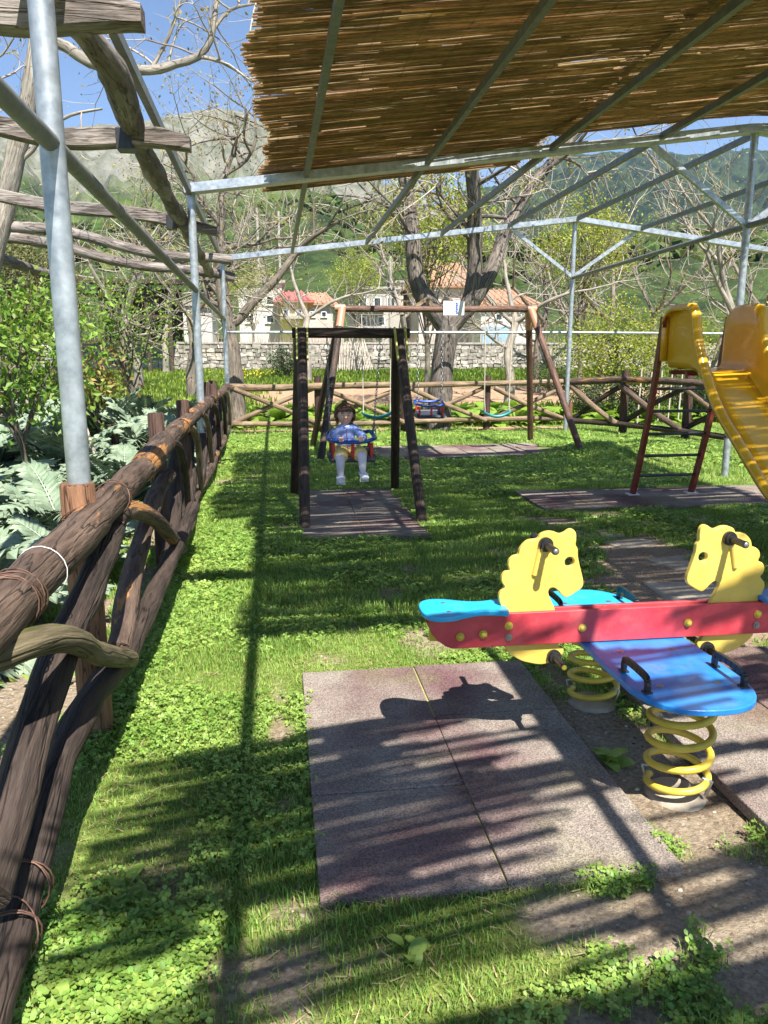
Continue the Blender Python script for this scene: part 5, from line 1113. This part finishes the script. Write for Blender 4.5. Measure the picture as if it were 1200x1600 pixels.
# forked walnut in the middle; points of the photo at its own distance
TY = 15.6; T0 = Vector((3.08, TY, 0))
def tp(px, py, dy=0.0): return D(px, py, TY + dy) - T0
o = thing('walnut_tree', 'large forked walnut tree with deeply furrowed dark bark behind the empty baby seat', 'tree', T0)
mb = MB(); P = cr([tp(684, 690), tp(686, 660), tp(688, 620), tp(692, 570), tp(697, 535), tp(700, 510)], step=.12); mb.tube(P, .225 * (1 + .2 * np.exp(-np.linspace(0, 1, len(P)) * 5)) , 24, 0, False, rough=.32, seed=2); mb.build('trunk', M['bark_dark'], o)
mb = MB(); lvs = []; r_ = random.Random(3)
for pl, r0, r1 in (([tp(700, 515), tp(676, 484), tp(655, 450), tp(648, 410), tp(645, 370), tp(640, 330, .2), tp(634, 290, .4), tp(622, 240, .7), tp(600, 180, 1.0)], .19, .10),
                   ([tp(700, 515), tp(722, 490), tp(738, 462), tp(742, 420), tp(742, 380), tp(742, 330, -.2), tp(740, 290, -.4), tp(735, 230, -.6), tp(750, 170, -.8)], .19, .10),
                   ([tp(726, 488), tp(745, 462), tp(766, 425), tp(782, 385, .2), tp(800, 340, .4), tp(832, 290, .6), tp(868, 245, .8), tp(898, 212, 1), tp(940, 170, 1.3)], .165, .07)):
    P = cr(pl, step=.15); mb.tube(P, np.linspace(r0, r1, len(P)), 16, 0, False, rough=.3, seed=len(lvs) + 5)
    for t in np.linspace(.4, 1, 9):
        p = P[int(t * (len(P) - 1))]; d = V_((r_.gauss(0, 1), r_.gauss(0, .7), r_.uniform(-.1, 1))); branches(mb, p, d, r_.uniform(.03, .06), r_.uniform(.8, 1.5), 3, r_, lvs, .05, .28, (2, 3), .005, spread=.7)
mb.build('branches', [M['bark_dark'], M['twig']], o)
lf_ = MB(); C = np.repeat(np.array([tuple(q) for q in lvs]), 2, 0); rand_leaves(lf_, C + rng.normal(size=C.shape) * .07, .07); lf_.build('crown', M['leaf_bud'], o)
mb = MB(); 
a, b, c = D(650, 478, TY - .6), D(667, 467, TY - .6), D(678, 480, TY - .6)
mb.bar(a, b, .03, .07); mb.bar(b, c, .03, .07); o2 = mb.build('wooden_chevron', M['log_pale']); tag(o2, 'small pale wooden perch of two slats in the fork of the walnut tree', 'chevron')  # two slats meeting in a V, purpose unknown
# tree at the fence corner
T1Y = 16.6; T1 = Vector((D(367, 600, T1Y).x, T1Y, 0))
def tq(px, py, dy=0.0): return D(px, py, T1Y + dy) - T1
o = thing('corner_tree', 'grey barked bare tree with a long low branch at the left fence corner', 'tree', T1)
mb = MB(); P = cr([V_((0, 0, -.1)), tq(367, 600), tq(364, 560), tq(358, 510), tq(348, 460), tq(344, 400), tq(346, 340), tq(347, 300), tq(352, 270, .2)], step=.15); mb.tube(P, np.linspace(.22, .055, len(P)), 16, 0, False, rough=.3, seed=9); mb.build('trunk', M['bark_grey'], o)
mb = MB(); lvs = []
for pl, r0, r1 in (([tq(358, 508), tq(372, 500), tq(392, 476), tq(410, 458), tq(432, 436), tq(448, 414), tq(466, 392), tq(490, 370, -.3), tq(530, 345, -.6)], .11, .03),
                   ([tq(350, 470), tq(325, 440), tq(292, 420), tq(262, 405), tq(238, 392)], .08, .03), ([tq(346, 390), tq(368, 384), tq(398, 382), tq(430, 372)], .06, .02), ([tq(345, 350), tq(318, 318), tq(300, 270), tq(270, 230)], .06, .02), ([tq(352, 272), tq(362, 245), tq(374, 215), tq(368, 180)], .05, .02), ([tq(352, 272), tq(385, 250), tq(400, 215), tq(396, 170)], .045, .02), ([tq(352, 480), tq(330, 470), tq(318, 445), tq(316, 400)], .07, .025)):
    P = cr(pl, step=.15); mb.tube(P, np.linspace(r0, r1, len(P)), 10, 0, False, rough=.25, seed=3)
    for t in np.linspace(.25, 1, 8):
        p = P[int(t * (len(P) - 1))]; d = V_((r_.gauss(0, 1), r_.gauss(0, .7), r_.uniform(-.1, 1))); branches(mb, p, d, r_.uniform(.018, .03), r_.uniform(.6, 1.1), 3, r_, lvs, .05, .3, (2, 3), .004, spread=.7)
mb.build('branches', [M['bark_grey'], M['twig']], o)
lf_ = MB(); C = np.array([tuple(q) for q in lvs]); rand_leaves(lf_, C + rng.normal(size=C.shape) * .06, .065); lf_.build('crown', M['leaf_bud'], o)
# white barked tree at the far left
T2Y = 12.0; T2 = Vector((D(-40, 520, T2Y).x, T2Y, 0))
def ts(px, py, dy=0.0): return D(px, py, T2Y + dy) - T2
o = thing('white_barked_tree', 'white barked bare tree leaning behind the pergola at the upper left', 'tree', T2)
mb = MB(); P = cr([V_((-.2, 0, -.1)), ts(-40, 520), ts(-12, 400), ts(8, 320), ts(25, 240), ts(42, 170), ts(52, 110), ts(62, 40, .2), ts(80, -60, .4)], step=.15); mb.tube(P, np.linspace(.21, .09, len(P)), 16, 0, False, rough=.25, seed=12); mb.build('trunk', M['bark_pale'], o)
mb = MB(); lvs = []
for pl, r0, r1 in (([ts(52, 105), ts(80, 62), ts(105, 74), ts(140, 98), ts(185, 106), ts(235, 110), ts(275, 100), ts(310, 88), ts(330, 60), ts(336, 20), ts(345, -40)], .085, .035), ([ts(310, 88), ts(345, 96), ts(375, 114), ts(400, 128)], .03, .012), ([ts(235, 110), ts(262, 60), ts(280, 10), ts(290, -40)], .03, .015),
                   ([ts(20, 260), ts(50, 235), ts(72, 205), ts(110, 180), ts(160, 170)], .04, .015), ([ts(40, 180), ts(10, 140), ts(-20, 100)], .06, .02), ([ts(330, 50), ts(360, 15), ts(400, 5), ts(420, -10)], .03, .012)):
    P = cr(pl, step=.12); mb.tube(P, np.linspace(r0, r1, len(P)), 10, 0, False, rough=.25, seed=3)
    for t in np.linspace(.15, 1, 9):
        if r_.random() < .5: continue
        p = P[int(t * (len(P) - 1))]; d = V_((r_.gauss(0, 1), r_.gauss(0, .7), r_.gauss(.1, .7))); branches(mb, p, d, r_.uniform(.010, .02), r_.uniform(.5, .9), 3, r_, lvs, .05, .32, (2, 3), .0035, spread=.75)
mb.build('branches', [M['bark_pale'], M['twig']], o)
lf_ = MB(); C = np.array([tuple(q) for q in lvs]); rand_leaves(lf_, C + rng.normal(size=C.shape) * .05, .055); lf_.build('crown', M['leaf_bud'], o)

# bare trees of the orchard and the far garden
BT = []
for s in range(4):
    r_2 = random.Random(50 + s); tr = [(0, 0, -.1), (.03, 0, .6), (.12 * r_2.gauss(0, 1), .1 * r_2.gauss(0, 1), 1.3), (.2 * r_2.gauss(0, 1), .15 * r_2.gauss(0, 1), 2.0)]
    lim = [(1, (r_2.gauss(0, .6), r_2.gauss(0, .6), 1), .075, 1.7), (1, (r_2.uniform(.4, 1), r_2.gauss(0, .5), .8), .06, 1.5), (.96, (-r_2.uniform(.4, 1), r_2.gauss(0, .5), .8), .06, 1.5), (.7, (r_2.gauss(0, 1), r_2.gauss(0, 1), .5), .045, 1.3)]
    BT.append(tree_meshes(60 + s, tr, .13, .085, 'bark_pale' if s % 2 else 'bark_grey', 'twig', lim, 4, 'leaf_bud', .06, 1, .10, .26, .10, .006, spread=.6))
bt = [(795, 21, 1.15, 1, 'pale trunked bare tree right of the forked walnut tree'), (838, 25, 1.2, 2, 'bare tree just left of the rear ridge post'), (1118, 19.5, 1.25, 3, 'grey bare tree rising behind the slide hoods'), (1195, 23, 1.3, 0, 'bare tree at the right picture edge'),
      (480, 30, 1.25, 1, 'bare tree in front of the yellow house'), (620, 33, 1.3, 3, 'bare tree in front of the grey unfinished house'), (300, 24, 1.2, 0, 'bare tree in front of the white outbuilding'), (215, 27, 1.3, 3, 'bare tree in front of the dark barn'),       (890, 36, 1.35, 1, 'distant bare tree behind the rear ridge post'), (1010, 31, 1.35, 0, 'bare tree rising beyond the leafy orange tree'), (45, 30, 1.3, 2, 'bare tree behind the dull green conifer'), (260, 36, 1.2, 1, 'pale bare tree against the mountain foot'), (940, 26, 1.2, 2, 'bare tree with twisted limbs behind the leafy tree'), ]
for k, (px, Y, s, v, lab) in enumerate(bt):
    p = D(px, 600, Y); plant_tree(BT[v], p.x, Y, lab, 'bare_tree', rz=k * 1.7, s=s, group='bare trees around the garden')
# leafy trees
def leafy(seed, hh, rw, cz, nclump, lsize, per, leafm, bark='bark_grey', trunk_r=.09, squash=.8, cl=.26):
    r_2 = random.Random(seed); g = np.random.default_rng(seed); tm = MB(); tr = cr([(0, 0, -.1), (.05, .02, hh * .25), (r_2.gauss(0, .1), r_2.gauss(0, .1), hh * .5), (0, 0, hh * .8)], step=.15); tm.tube(tr, np.linspace(trunk_r, trunk_r * .35, len(tr)), 12, 0, False, rough=.25, seed=seed)
    lm = MB(); lf_ = MB(); C = []
    for k in range(nclump):
        d = g.normal(size=3); d /= np.linalg.norm(d); rr = rw * g.uniform(.35, 1.0) ** .6 * (1 + .25 * math.sin(d[0] * 4 + seed) * math.cos(d[1] * 3)); c = np.array([d[0] * rr, d[1] * rr, cz + d[2] * rr * squash]); C.append(c)
        if k % 3 == 0:
            s0 = tr[int(len(tr) * g.uniform(.35, .95))]; mid = (s0 + c) / 2 + g.normal(size=3) * .1; lm.tube(cr([s0, mid, c], n=3), np.linspace(.022, .005, 7), 4, 0, False)
    C = np.array(C); CC = np.repeat(C, per, 0); CC = CC + g.normal(size=CC.shape) * cl * np.array([1, 1, .7]); rand_leaves(lf_, CC, lsize)
    return tm.mesh('trunk', M[bark]), lm.mesh('branches', M[bark]), lf_.mesh('crown', M[leafm])
def at(px, Y): p = D(px, 600, Y); return p.x, Y
LT = [('yellow_green_tree', leafy(1, 2.5, 1.3, 1.75, 150, .08, 32, 'leaf_yg'), at(955, 18.5), 'large yellow green leafy tree right of the rear ridge post', 0, 1.0),
      ('yellow_green_tree', leafy(2, 2.5, 1.2, 1.75, 100, .08, 28, 'leaf_yg'), at(1052, 20.5), 'yellow green tree left of the slide hoods', 1, 1.0),
      ('yellow_green_tree', None, at(1185, 20), 'yellow green tree at the right picture edge behind the slide', 2.2, 1.05),
      ('yellow_green_tree', leafy(3, 5.4, 1.5, 4.7, 120, .10, 34, 'leaf_yg', squash=.9), at(665, 20), 'tall bright yellow green tree seen between the walnut forks', 0, 1.0),
      ('yellow_green_tree', None, at(905, 24), 'yellow green tree behind the rear ridge post', .9, 1.0),
      ('round_green_tree', leafy(5, 2.4, .95, 1.9, 85, .06, 24, 'leaf_green', cl=.2), at(205, 16), 'small airy green tree in the left bed before the dark barn', 0, 1.15),
      ('peach_tree', leafy(6, 1.75, .72, 1.42, 80, .075, 34, 'leaf_green', trunk_r=.03, cl=.17), at(18, 8.2), 'young peach tree with bright narrow leaves at the left picture edge', 0, 1.1),
      ('sapling', leafy(7, 1.25, .30, 1.05, 24, .08, 16, 'leaf_bud', trunk_r=.018, cl=.12), at(150, 10.6), 'small yellowing sapling between the first steel post and green tree', 0, 1.2),
      ('conifer_tree', leafy(8, 4.4, 1.7, 3.0, 230, .10, 50, 'leaf_olive', squash=1.0, cl=.3), at(30, 21), 'broad dull green conifer at the upper left behind the pergola', 0, 1.0),
      ('yellow_green_tree', None, at(560, 48), 'distant yellow green tree beside the grey house', 1.4, 1.1), ('yellow_green_tree', None, at(400, 50), 'distant yellow green tree before the tall white house', 2.4, 1.0), ('dark_bush', leafy(9, .8, .55, .5, 70, .06, 30, 'leaf_dark', cl=.14), at(445, 33), 'dark green bush at the wall foot left of the small swing', 0, 1.3)]
last = {}
for nm, ms, (x, y), lab, rz_, s in LT:
    if ms is None: ms = last[nm]
    last[nm] = ms; plant_tree(ms, x, y, lab, nm, 'bush' if 'bush' in nm else 'tree', rz_, s)
for k, (px, Y, s) in enumerate(((1000, 17, .9), (1085, 17.5, 1.0), (920, 17.6, .8), (1150, 16.5, 1.1), (860, 24, 1.0))):
    x, y = at(px, Y); plant_tree(last['dark_bush'], x, y, ['low green bush behind the arched right fence rail', 'green bush just left of the slide ladder', 'small green bush near the rear ridge post foot', 'green bush behind the slide at the right', 'green bush at the wall foot right of the walnut tree'][k], 'green_bush', 'bush', k, s * 1.2)

# dry stake fence, canes, stakes
o = thing('cane_fence', 'old grey cane and stake fence at the left edge below the peach tree', 'fence', (-6.2, 14.5, GZ(-6, 14.5)))
for k in range(34):
    x = -1.6 + k * .115 + random.uniform(-.03, .03); mb = MB(); h_ = random.uniform(.75, 1.15); mb.tube([(x, 0, -.1), (x + random.uniform(-.04, .04), random.uniform(-.03, .03), h_)], random.uniform(.014, .028), 6); mb.build('stake', M['cane'], o)
o = thing('cane_bundle', 'bundle of upright pale canes leaning on the stone wall behind the swing', 'cane bundle', (D(547, 560, 36.9).x, 36.9, GZ(5, 36.9)))
for k in range(26):
    x = -.95 + k * .078; mb = MB(); mb.tube([(x * 1.1, random.uniform(-.1, .1), 0), (x * .8, .75, random.uniform(1.3, 1.75))], .022, 5); mb.build('cane', M['cane'], o)
for k, (px, py, Y, lean, h_) in enumerate(((165, 690, 8.8, -.33, 1.25), (190, 670, 9.5, -.12, .7))):
    p = D(px, py, Y); mb = MB(); mb.tube([(0, 0, -.05), (lean, 0, h_)], .02 if k == 0 else .05, 8, rough=.2, seed=k); o = mb.build('garden_stake', M['cane' if k == 0 else 'log']); o.location = (p.x, Y, 0); tag(o, ['thin pale stake leaning among the silver cardoons', 'short reddish stump post among the silver cardoons'][k], 'garden stake')
for k in range(5):
    p = D(1000 + k * 16, 590, 16.4); mb = MB(); mb.tube([(0, 0, -.1), (.03, 0, 1.25 - .1 * (k % 2))], .018, 6); o = mb.build('plant_stake', M['cane']); o.location = (p.x, 16.4, 0); tag(o, 'thin pale stake in the bed behind the arched fence rail', 'garden stake', 'thin stakes behind the right fence')

# dry brush behind the wall and meadow cover
def stuff(name, mb, m, label, cat): o = mb.build(name, M[m]) ; return tag(o, label, cat, kind='stuff')
mb = MB(); n = 9000; X = rng.uniform(-22, 40, n); Y = rng.uniform(40, 46, n); P = np.stack([X, Y, hgt(X, Y)], -1)
v, f = scatter([(0, 0, 0), (.02, 0, 0), (.03, .2, 1)], [(0, 1, 2)], P, rng.uniform(0, 6.3, n), np.stack([np.full(n, 2.5), np.full(n, 1.5), rng.uniform(.5, 2.1, n) * (.4 + fbm(X * .35, Y * .3, 3, 2))], -1)); mb.add(v, f, None, 0, False); stuff('dry_brush', mb, 'brush', 'dry brown brush and reeds growing behind the stone wall', 'brush')
n = 80000; X = rng.uniform(-16, 22, n); Y = 16 + 22 * rng.uniform(0, 1, n) ** .8; k = (green(X, Y) > .25) & ~((Y < 20.8) & (X > -.5) & (X < 10.5) & (rng.uniform(size=n) < .5)); X, Y = X[k], Y[k]; n = len(X)
hh = .06 + .13 * fbm(X * .9, Y * .9, 3, 8) * (Y > 20) + .05 * rng.uniform(0, 1, n)
mb = MB(); v, f = scatter([(-.5, 0, 0), (.5, 0, 0), (.1, .3, 1)], [(0, 1, 2)], np.stack([X, Y, hgt(X, Y)], -1), rng.uniform(0, 6.3, n), np.stack([rng.uniform(.03, .09, n), np.full(n, .2), hh], -1)); mb.add(v, f, None, 0, False); stuff('meadow_grass', mb, 'meadow', 'tall green meadow growth between the dirt path and the stone wall', 'grass')
mb = MB(); n = 120; X = rng.normal(D(385, 590, 31).x, .6, n); Y = rng.normal(31, .8, n); rand_leaves(mb, np.stack([X, Y, hgt(X, Y) + rng.uniform(.2, .42, n)], -1), .07); M['flower'] = mat('yellow_flower', (.80, .55, .02), rough=.6); stuff('yellow_flowers', mb, 'flower', 'patch of yellow flowers in the meadow near the corner tree', 'flowers')
# undergrowth around the left bed
n = 26000; X = rng.uniform(-7, -1.0, n); Y = rng.uniform(3.2, 17, n); k = (X < -1.45 - .1 * rng.normal(size=n)) | (rng.uniform(size=n) < .12); k &= fbm(X, Y, 3, 3) > .40; X, Y = X[k], Y[k]; n = len(X)
mb = MB(); rand_leaves(mb, np.stack([X, Y, hgt(X, Y) + rng.uniform(.01, .12, n)], -1), .07, up=.5); stuff('low_weeds', mb, 'grass', 'low green weeds between the silver cardoon plants', 'weeds')

# ------------------------------------------------------------------ the lawn
def field(n, x0, x1, y0, y1, thr=.0, power=1.0):
    X = rng.uniform(x0, x1, n); Y = rng.uniform(y0, y1, n); g = green(X, Y); k = (rng.uniform(size=n) < (np.clip((g - .22) / .5, 0, 1)) ** power) & ~(in_mats(X, Y, -.02) & in_mats(X, Y, -.05 * vn(X * 5, Y * 5, 3.0)))
    # keep what the picture could show, with a margin
    dx = X * math.cos(YAW) - Y * math.sin(YAW); dy = X * math.sin(YAW) + Y * math.cos(YAW); k &= np.abs(dx) < dy * .62 + .6
    return X[k], Y[k]
BLADE = [(-.5, 0, 0), (.5, 0, 0), (.38, .16, .55), (-.38, .16, .55), (0, .55, 1)]; BF = [(0, 1, 2), (0, 2, 3), (3, 2, 4)]
def blades(name, n, box_, wd, h0, h1, m, label, simple=False, power=1.0, clump=0):
    X, Y = field(n, *box_, power=power); n = len(X)
    hN = fbm(X * 2.3, Y * 2.3, 3, 12); H = (h0 + (h1 - h0) * hN ** 2 * 1.6) * rng.uniform(.5, 1.2, n)
    mb = MB(); tv, tf = (BLADE, BF) if not simple else ([(-.5, 0, 0), (.5, 0, 0), (0, .5, 1)], [(0, 1, 2)])
    wv = wd * rng.uniform(.6, 1.3, n); v, f = scatter(tv, tf, np.stack([X, Y, hgt(X, Y) - .003], -1), rng.uniform(0, 6.3, n), np.stack([wv, H * rng.uniform(.2, 1.2, n), H], -1))
    mb.add(v, f, None, 0, False); return stuff(name, mb, m, label, 'grass')
# scatter scales after turning, so turn first by using world scale on z only
def blades2(name, n, box_, wd, h0, h1, m, label, simple=False, power=1.0):
    X, Y = field(n, *box_, power=power); n = len(X)
    hN = fbm(X * 2.3, Y * 2.3, 3, 12); H = (h0 + (h1 - h0) * np.clip(hN * 1.5 - .25, 0, 1) ** 1.5) * rng.uniform(.5, 1.2, n)
    a = rng.uniform(0, 6.3, n); wv = wd * rng.uniform(.6, 1.3, n) / 2; le = H * rng.uniform(.1, .9, n); c, s = np.cos(a), np.sin(a); B = np.stack([X, Y, hgt(X, Y) - .003], -1)
    sd_ = np.stack([c, s, c * 0], -1); fw = np.stack([-s, c, c * 0], -1); up = np.array([0, 0, 1.])
    if simple:
        V = np.stack([B - sd_ * wv[:, None], B + sd_ * wv[:, None], B + fw * le[:, None] + up * H[:, None]], 1); f = np.arange(n * 3).reshape(-1, 3)
    else:
        mid = B + fw * (le * .3)[:, None] + up * (H * .58)[:, None]; tip = B + fw * le[:, None] + up * (H * .95)[:, None]
        V = np.stack([B - sd_ * wv[:, None], B + sd_ * wv[:, None], mid + sd_ * (wv * .75)[:, None], mid - sd_ * (wv * .75)[:, None], tip], 1)
        b = (np.arange(n) * 5)[:, None]; f = np.concatenate([b + np.array([[0, 1, 2]]), b + np.array([[0, 2, 3]]), b + np.array([[3, 2, 4]])])
    mb = MB(); mb.add(V.reshape(-1, 3), f, None, 0, False); return stuff(name, mb, m, label, 'grass')
blades2('near_grass', 270000, (-1.2, 3.6, 1.15, 4.2), .0038, .016, .058, 'grass', 'short bright green grass of the near lawn')
blades2('middle_grass', 250000, (-1.4, 5.5, 4.2, 8.5), .006, .022, .085, 'grass', 'short green grass around the small swing')
blades2('far_grass', 150000, (-1.6, 9.5, 8.5, 16.3), .011, .03, .09, 'grass', 'green grass at the far end of the playground', True)
def clover(name, n, box_, s0, label, nl=3):
    X, Y = field(n * 3, *box_); cN = fbm(X * 1.7 + 20, Y * 1.7, 3, 31); k = cN + rng.uniform(-.08, .08, len(X)) > .50; X, Y = X[k][:n], Y[k][:n]; n = len(X)
    z = hgt(X, Y) + rng.uniform(.01, .045, n) * (s0 / .012) ** .3; mb = MB(); a0 = rng.uniform(0, 6.3, n); S = s0 * rng.uniform(.5, 1.2, n) * (.75 + .6 * fbm(X * 1.1, Y * 1.1 + 40, 2, 5)); tx = rng.normal(0, .35, n); ty = rng.normal(0, .35, n)
    for q in range(nl):
        a = a0 + q * 2 * math.pi / nl; c, s = np.cos(a), np.sin(a)
        pts = [(0, 0), (.55, -.5), (1.02, -.34), (1.08, .0), (1.02, .34), (.55, .5)]; V = []
        for (u, w_) in pts:
            dx = (u * c - w_ * s) * S; dy = (u * s + w_ * c) * S; V.append(np.stack([X + dx, Y + dy, z + dx * tx + dy * ty + .12 * S * abs(w_)], -1))
        V = np.stack(V, 1); b = (np.arange(n) * 6)[:, None]; f = np.concatenate([b + np.array([[0, i, i + 1]]) for i in (1, 2, 3, 4)]); mb.add(V.reshape(-1, 3), f, None, 0, False)
    return stuff(name, mb, 'clover', label, 'clover')
clover('near_clover', 34000, (-1.2, 3.4, 1.15, 4.3), .0105, 'clover and small round weeds covering the near lawn')
clover('large_clover', 4500, (-.6, 1.1, 1.15, 1.95), .0135, 'large leaved clover in front of the grey mat')
clover('middle_clover', 30000, (-1.3, 5.5, 4.3, 9.0), .016, 'clover patches in the lawn around the small swing')
clover('far_clover', 20000, (-1.5, 8.5, 9.0, 15.5), .024, 'clover and weeds at the far end of the lawn')
X, Y = field(9000, -1.2, 3.6, 1.2, 5.5, power=.3); n = len(X); mb = MB(); X, Y, n = X[:3500], Y[:3500], min(n, 3500); v, f = scatter([(-.04, 0, 0), (.04, 0, 0), (0, 1, .15)], [(0, 1, 2)], np.stack([X, Y, hgt(X, Y) + rng.uniform(.004, .02, n)], -1), rng.uniform(0, 6.3, n), rng.uniform(.6, 1.2, n) * .05); v = v; mb.add(v, f, None, 0, False); stuff('dry_blades', mb, 'straw', 'dry straw coloured blades lying in the near grass', 'dry grass')
n = 40000; X = rng.uniform(-1.8, 3.4, n); Y = rng.uniform(1.2, 7, n); k = (green(X, Y) < .5) & ~in_mats(X, Y, .005); X, Y = X[k], Y[k]; n = len(X); S = .002 + .007 * rng.uniform(0, 1, n) ** 4
mb = MB(); v, f = scatter([(-1, -.8, 0), (1, -.7, 0), (.8, .9, 0), (-.9, .8, 0), (.1, 0, .9)], [(0, 1, 4), (1, 2, 4), (2, 3, 4), (3, 0, 4)], np.stack([X, Y, hgt(X, Y) - .001], -1), rng.uniform(0, 6.3, n), S); v += rng.normal(size=v.shape) * .0006; mb.add(v, f, None, 0, False)
M['crumb'] = mat('soil_crumb', (.12, .085, .055), (.34, .26, .18), rough=1, scale=9, island=.5); stuff('soil_crumbs', mb, 'crumb', 'loose crumbs of brown soil on the bare patches', 'soil')
# pebbles and crumbs on the bare soil
n = 26000; X = rng.uniform(-1.8, 3.4, n); Y = rng.uniform(1.2, 6, n); k = (green(X, Y) < .45) & ~in_mats(X, Y, .01); X, Y = X[k], Y[k]; n = len(X); S = .0012 + .0085 * rng.uniform(0, 1, n) ** 9
bm = bmesh.new(); bmesh.ops.create_icosphere(bm, subdivisions=1, radius=1); tv = np.array([v.co for v in bm.verts]); tf = np.array([[v.index for v in f.verts] for f in bm.faces]); bm.free()
mb = MB(); v, f = scatter(tv * (1 + rng.uniform(-.2, .2, (len(tv), 1))), tf, np.stack([X, Y, hgt(X, Y) + S * .2], -1), rng.uniform(0, 6.3, n), np.stack([S, S * .8, S * .55], -1)); mb.add(v, f, None, 0, False); stuff('pebbles', mb, 'pebble', 'small pale pebbles scattered on the bare soil', 'pebbles')

# ------------------------------------------------------------------ air
hz = bpy.data.materials.new('haze'); hz.use_nodes = True; N = hz.node_tree.nodes; N.remove(N['Principled BSDF']); pv = N.new('ShaderNodeVolumePrincipled'); hz.node_tree.links.new(pv.outputs[0], N['Material Output'].inputs['Volume'])
pv.inputs['Color'].default_value = (.62, .78, 1, 1); pv.inputs['Density'].default_value = .00009; pv.inputs['Anisotropy'].default_value = .3
mb = MB(); mb.box((400, 1700, 314), (9600, 3900, 690)); o = mb.build('haze', hz); o['kind'] = 'stuff'; o['label'] = 'thin pale haze in the air towards the mountains'; o['category'] = 'haze'
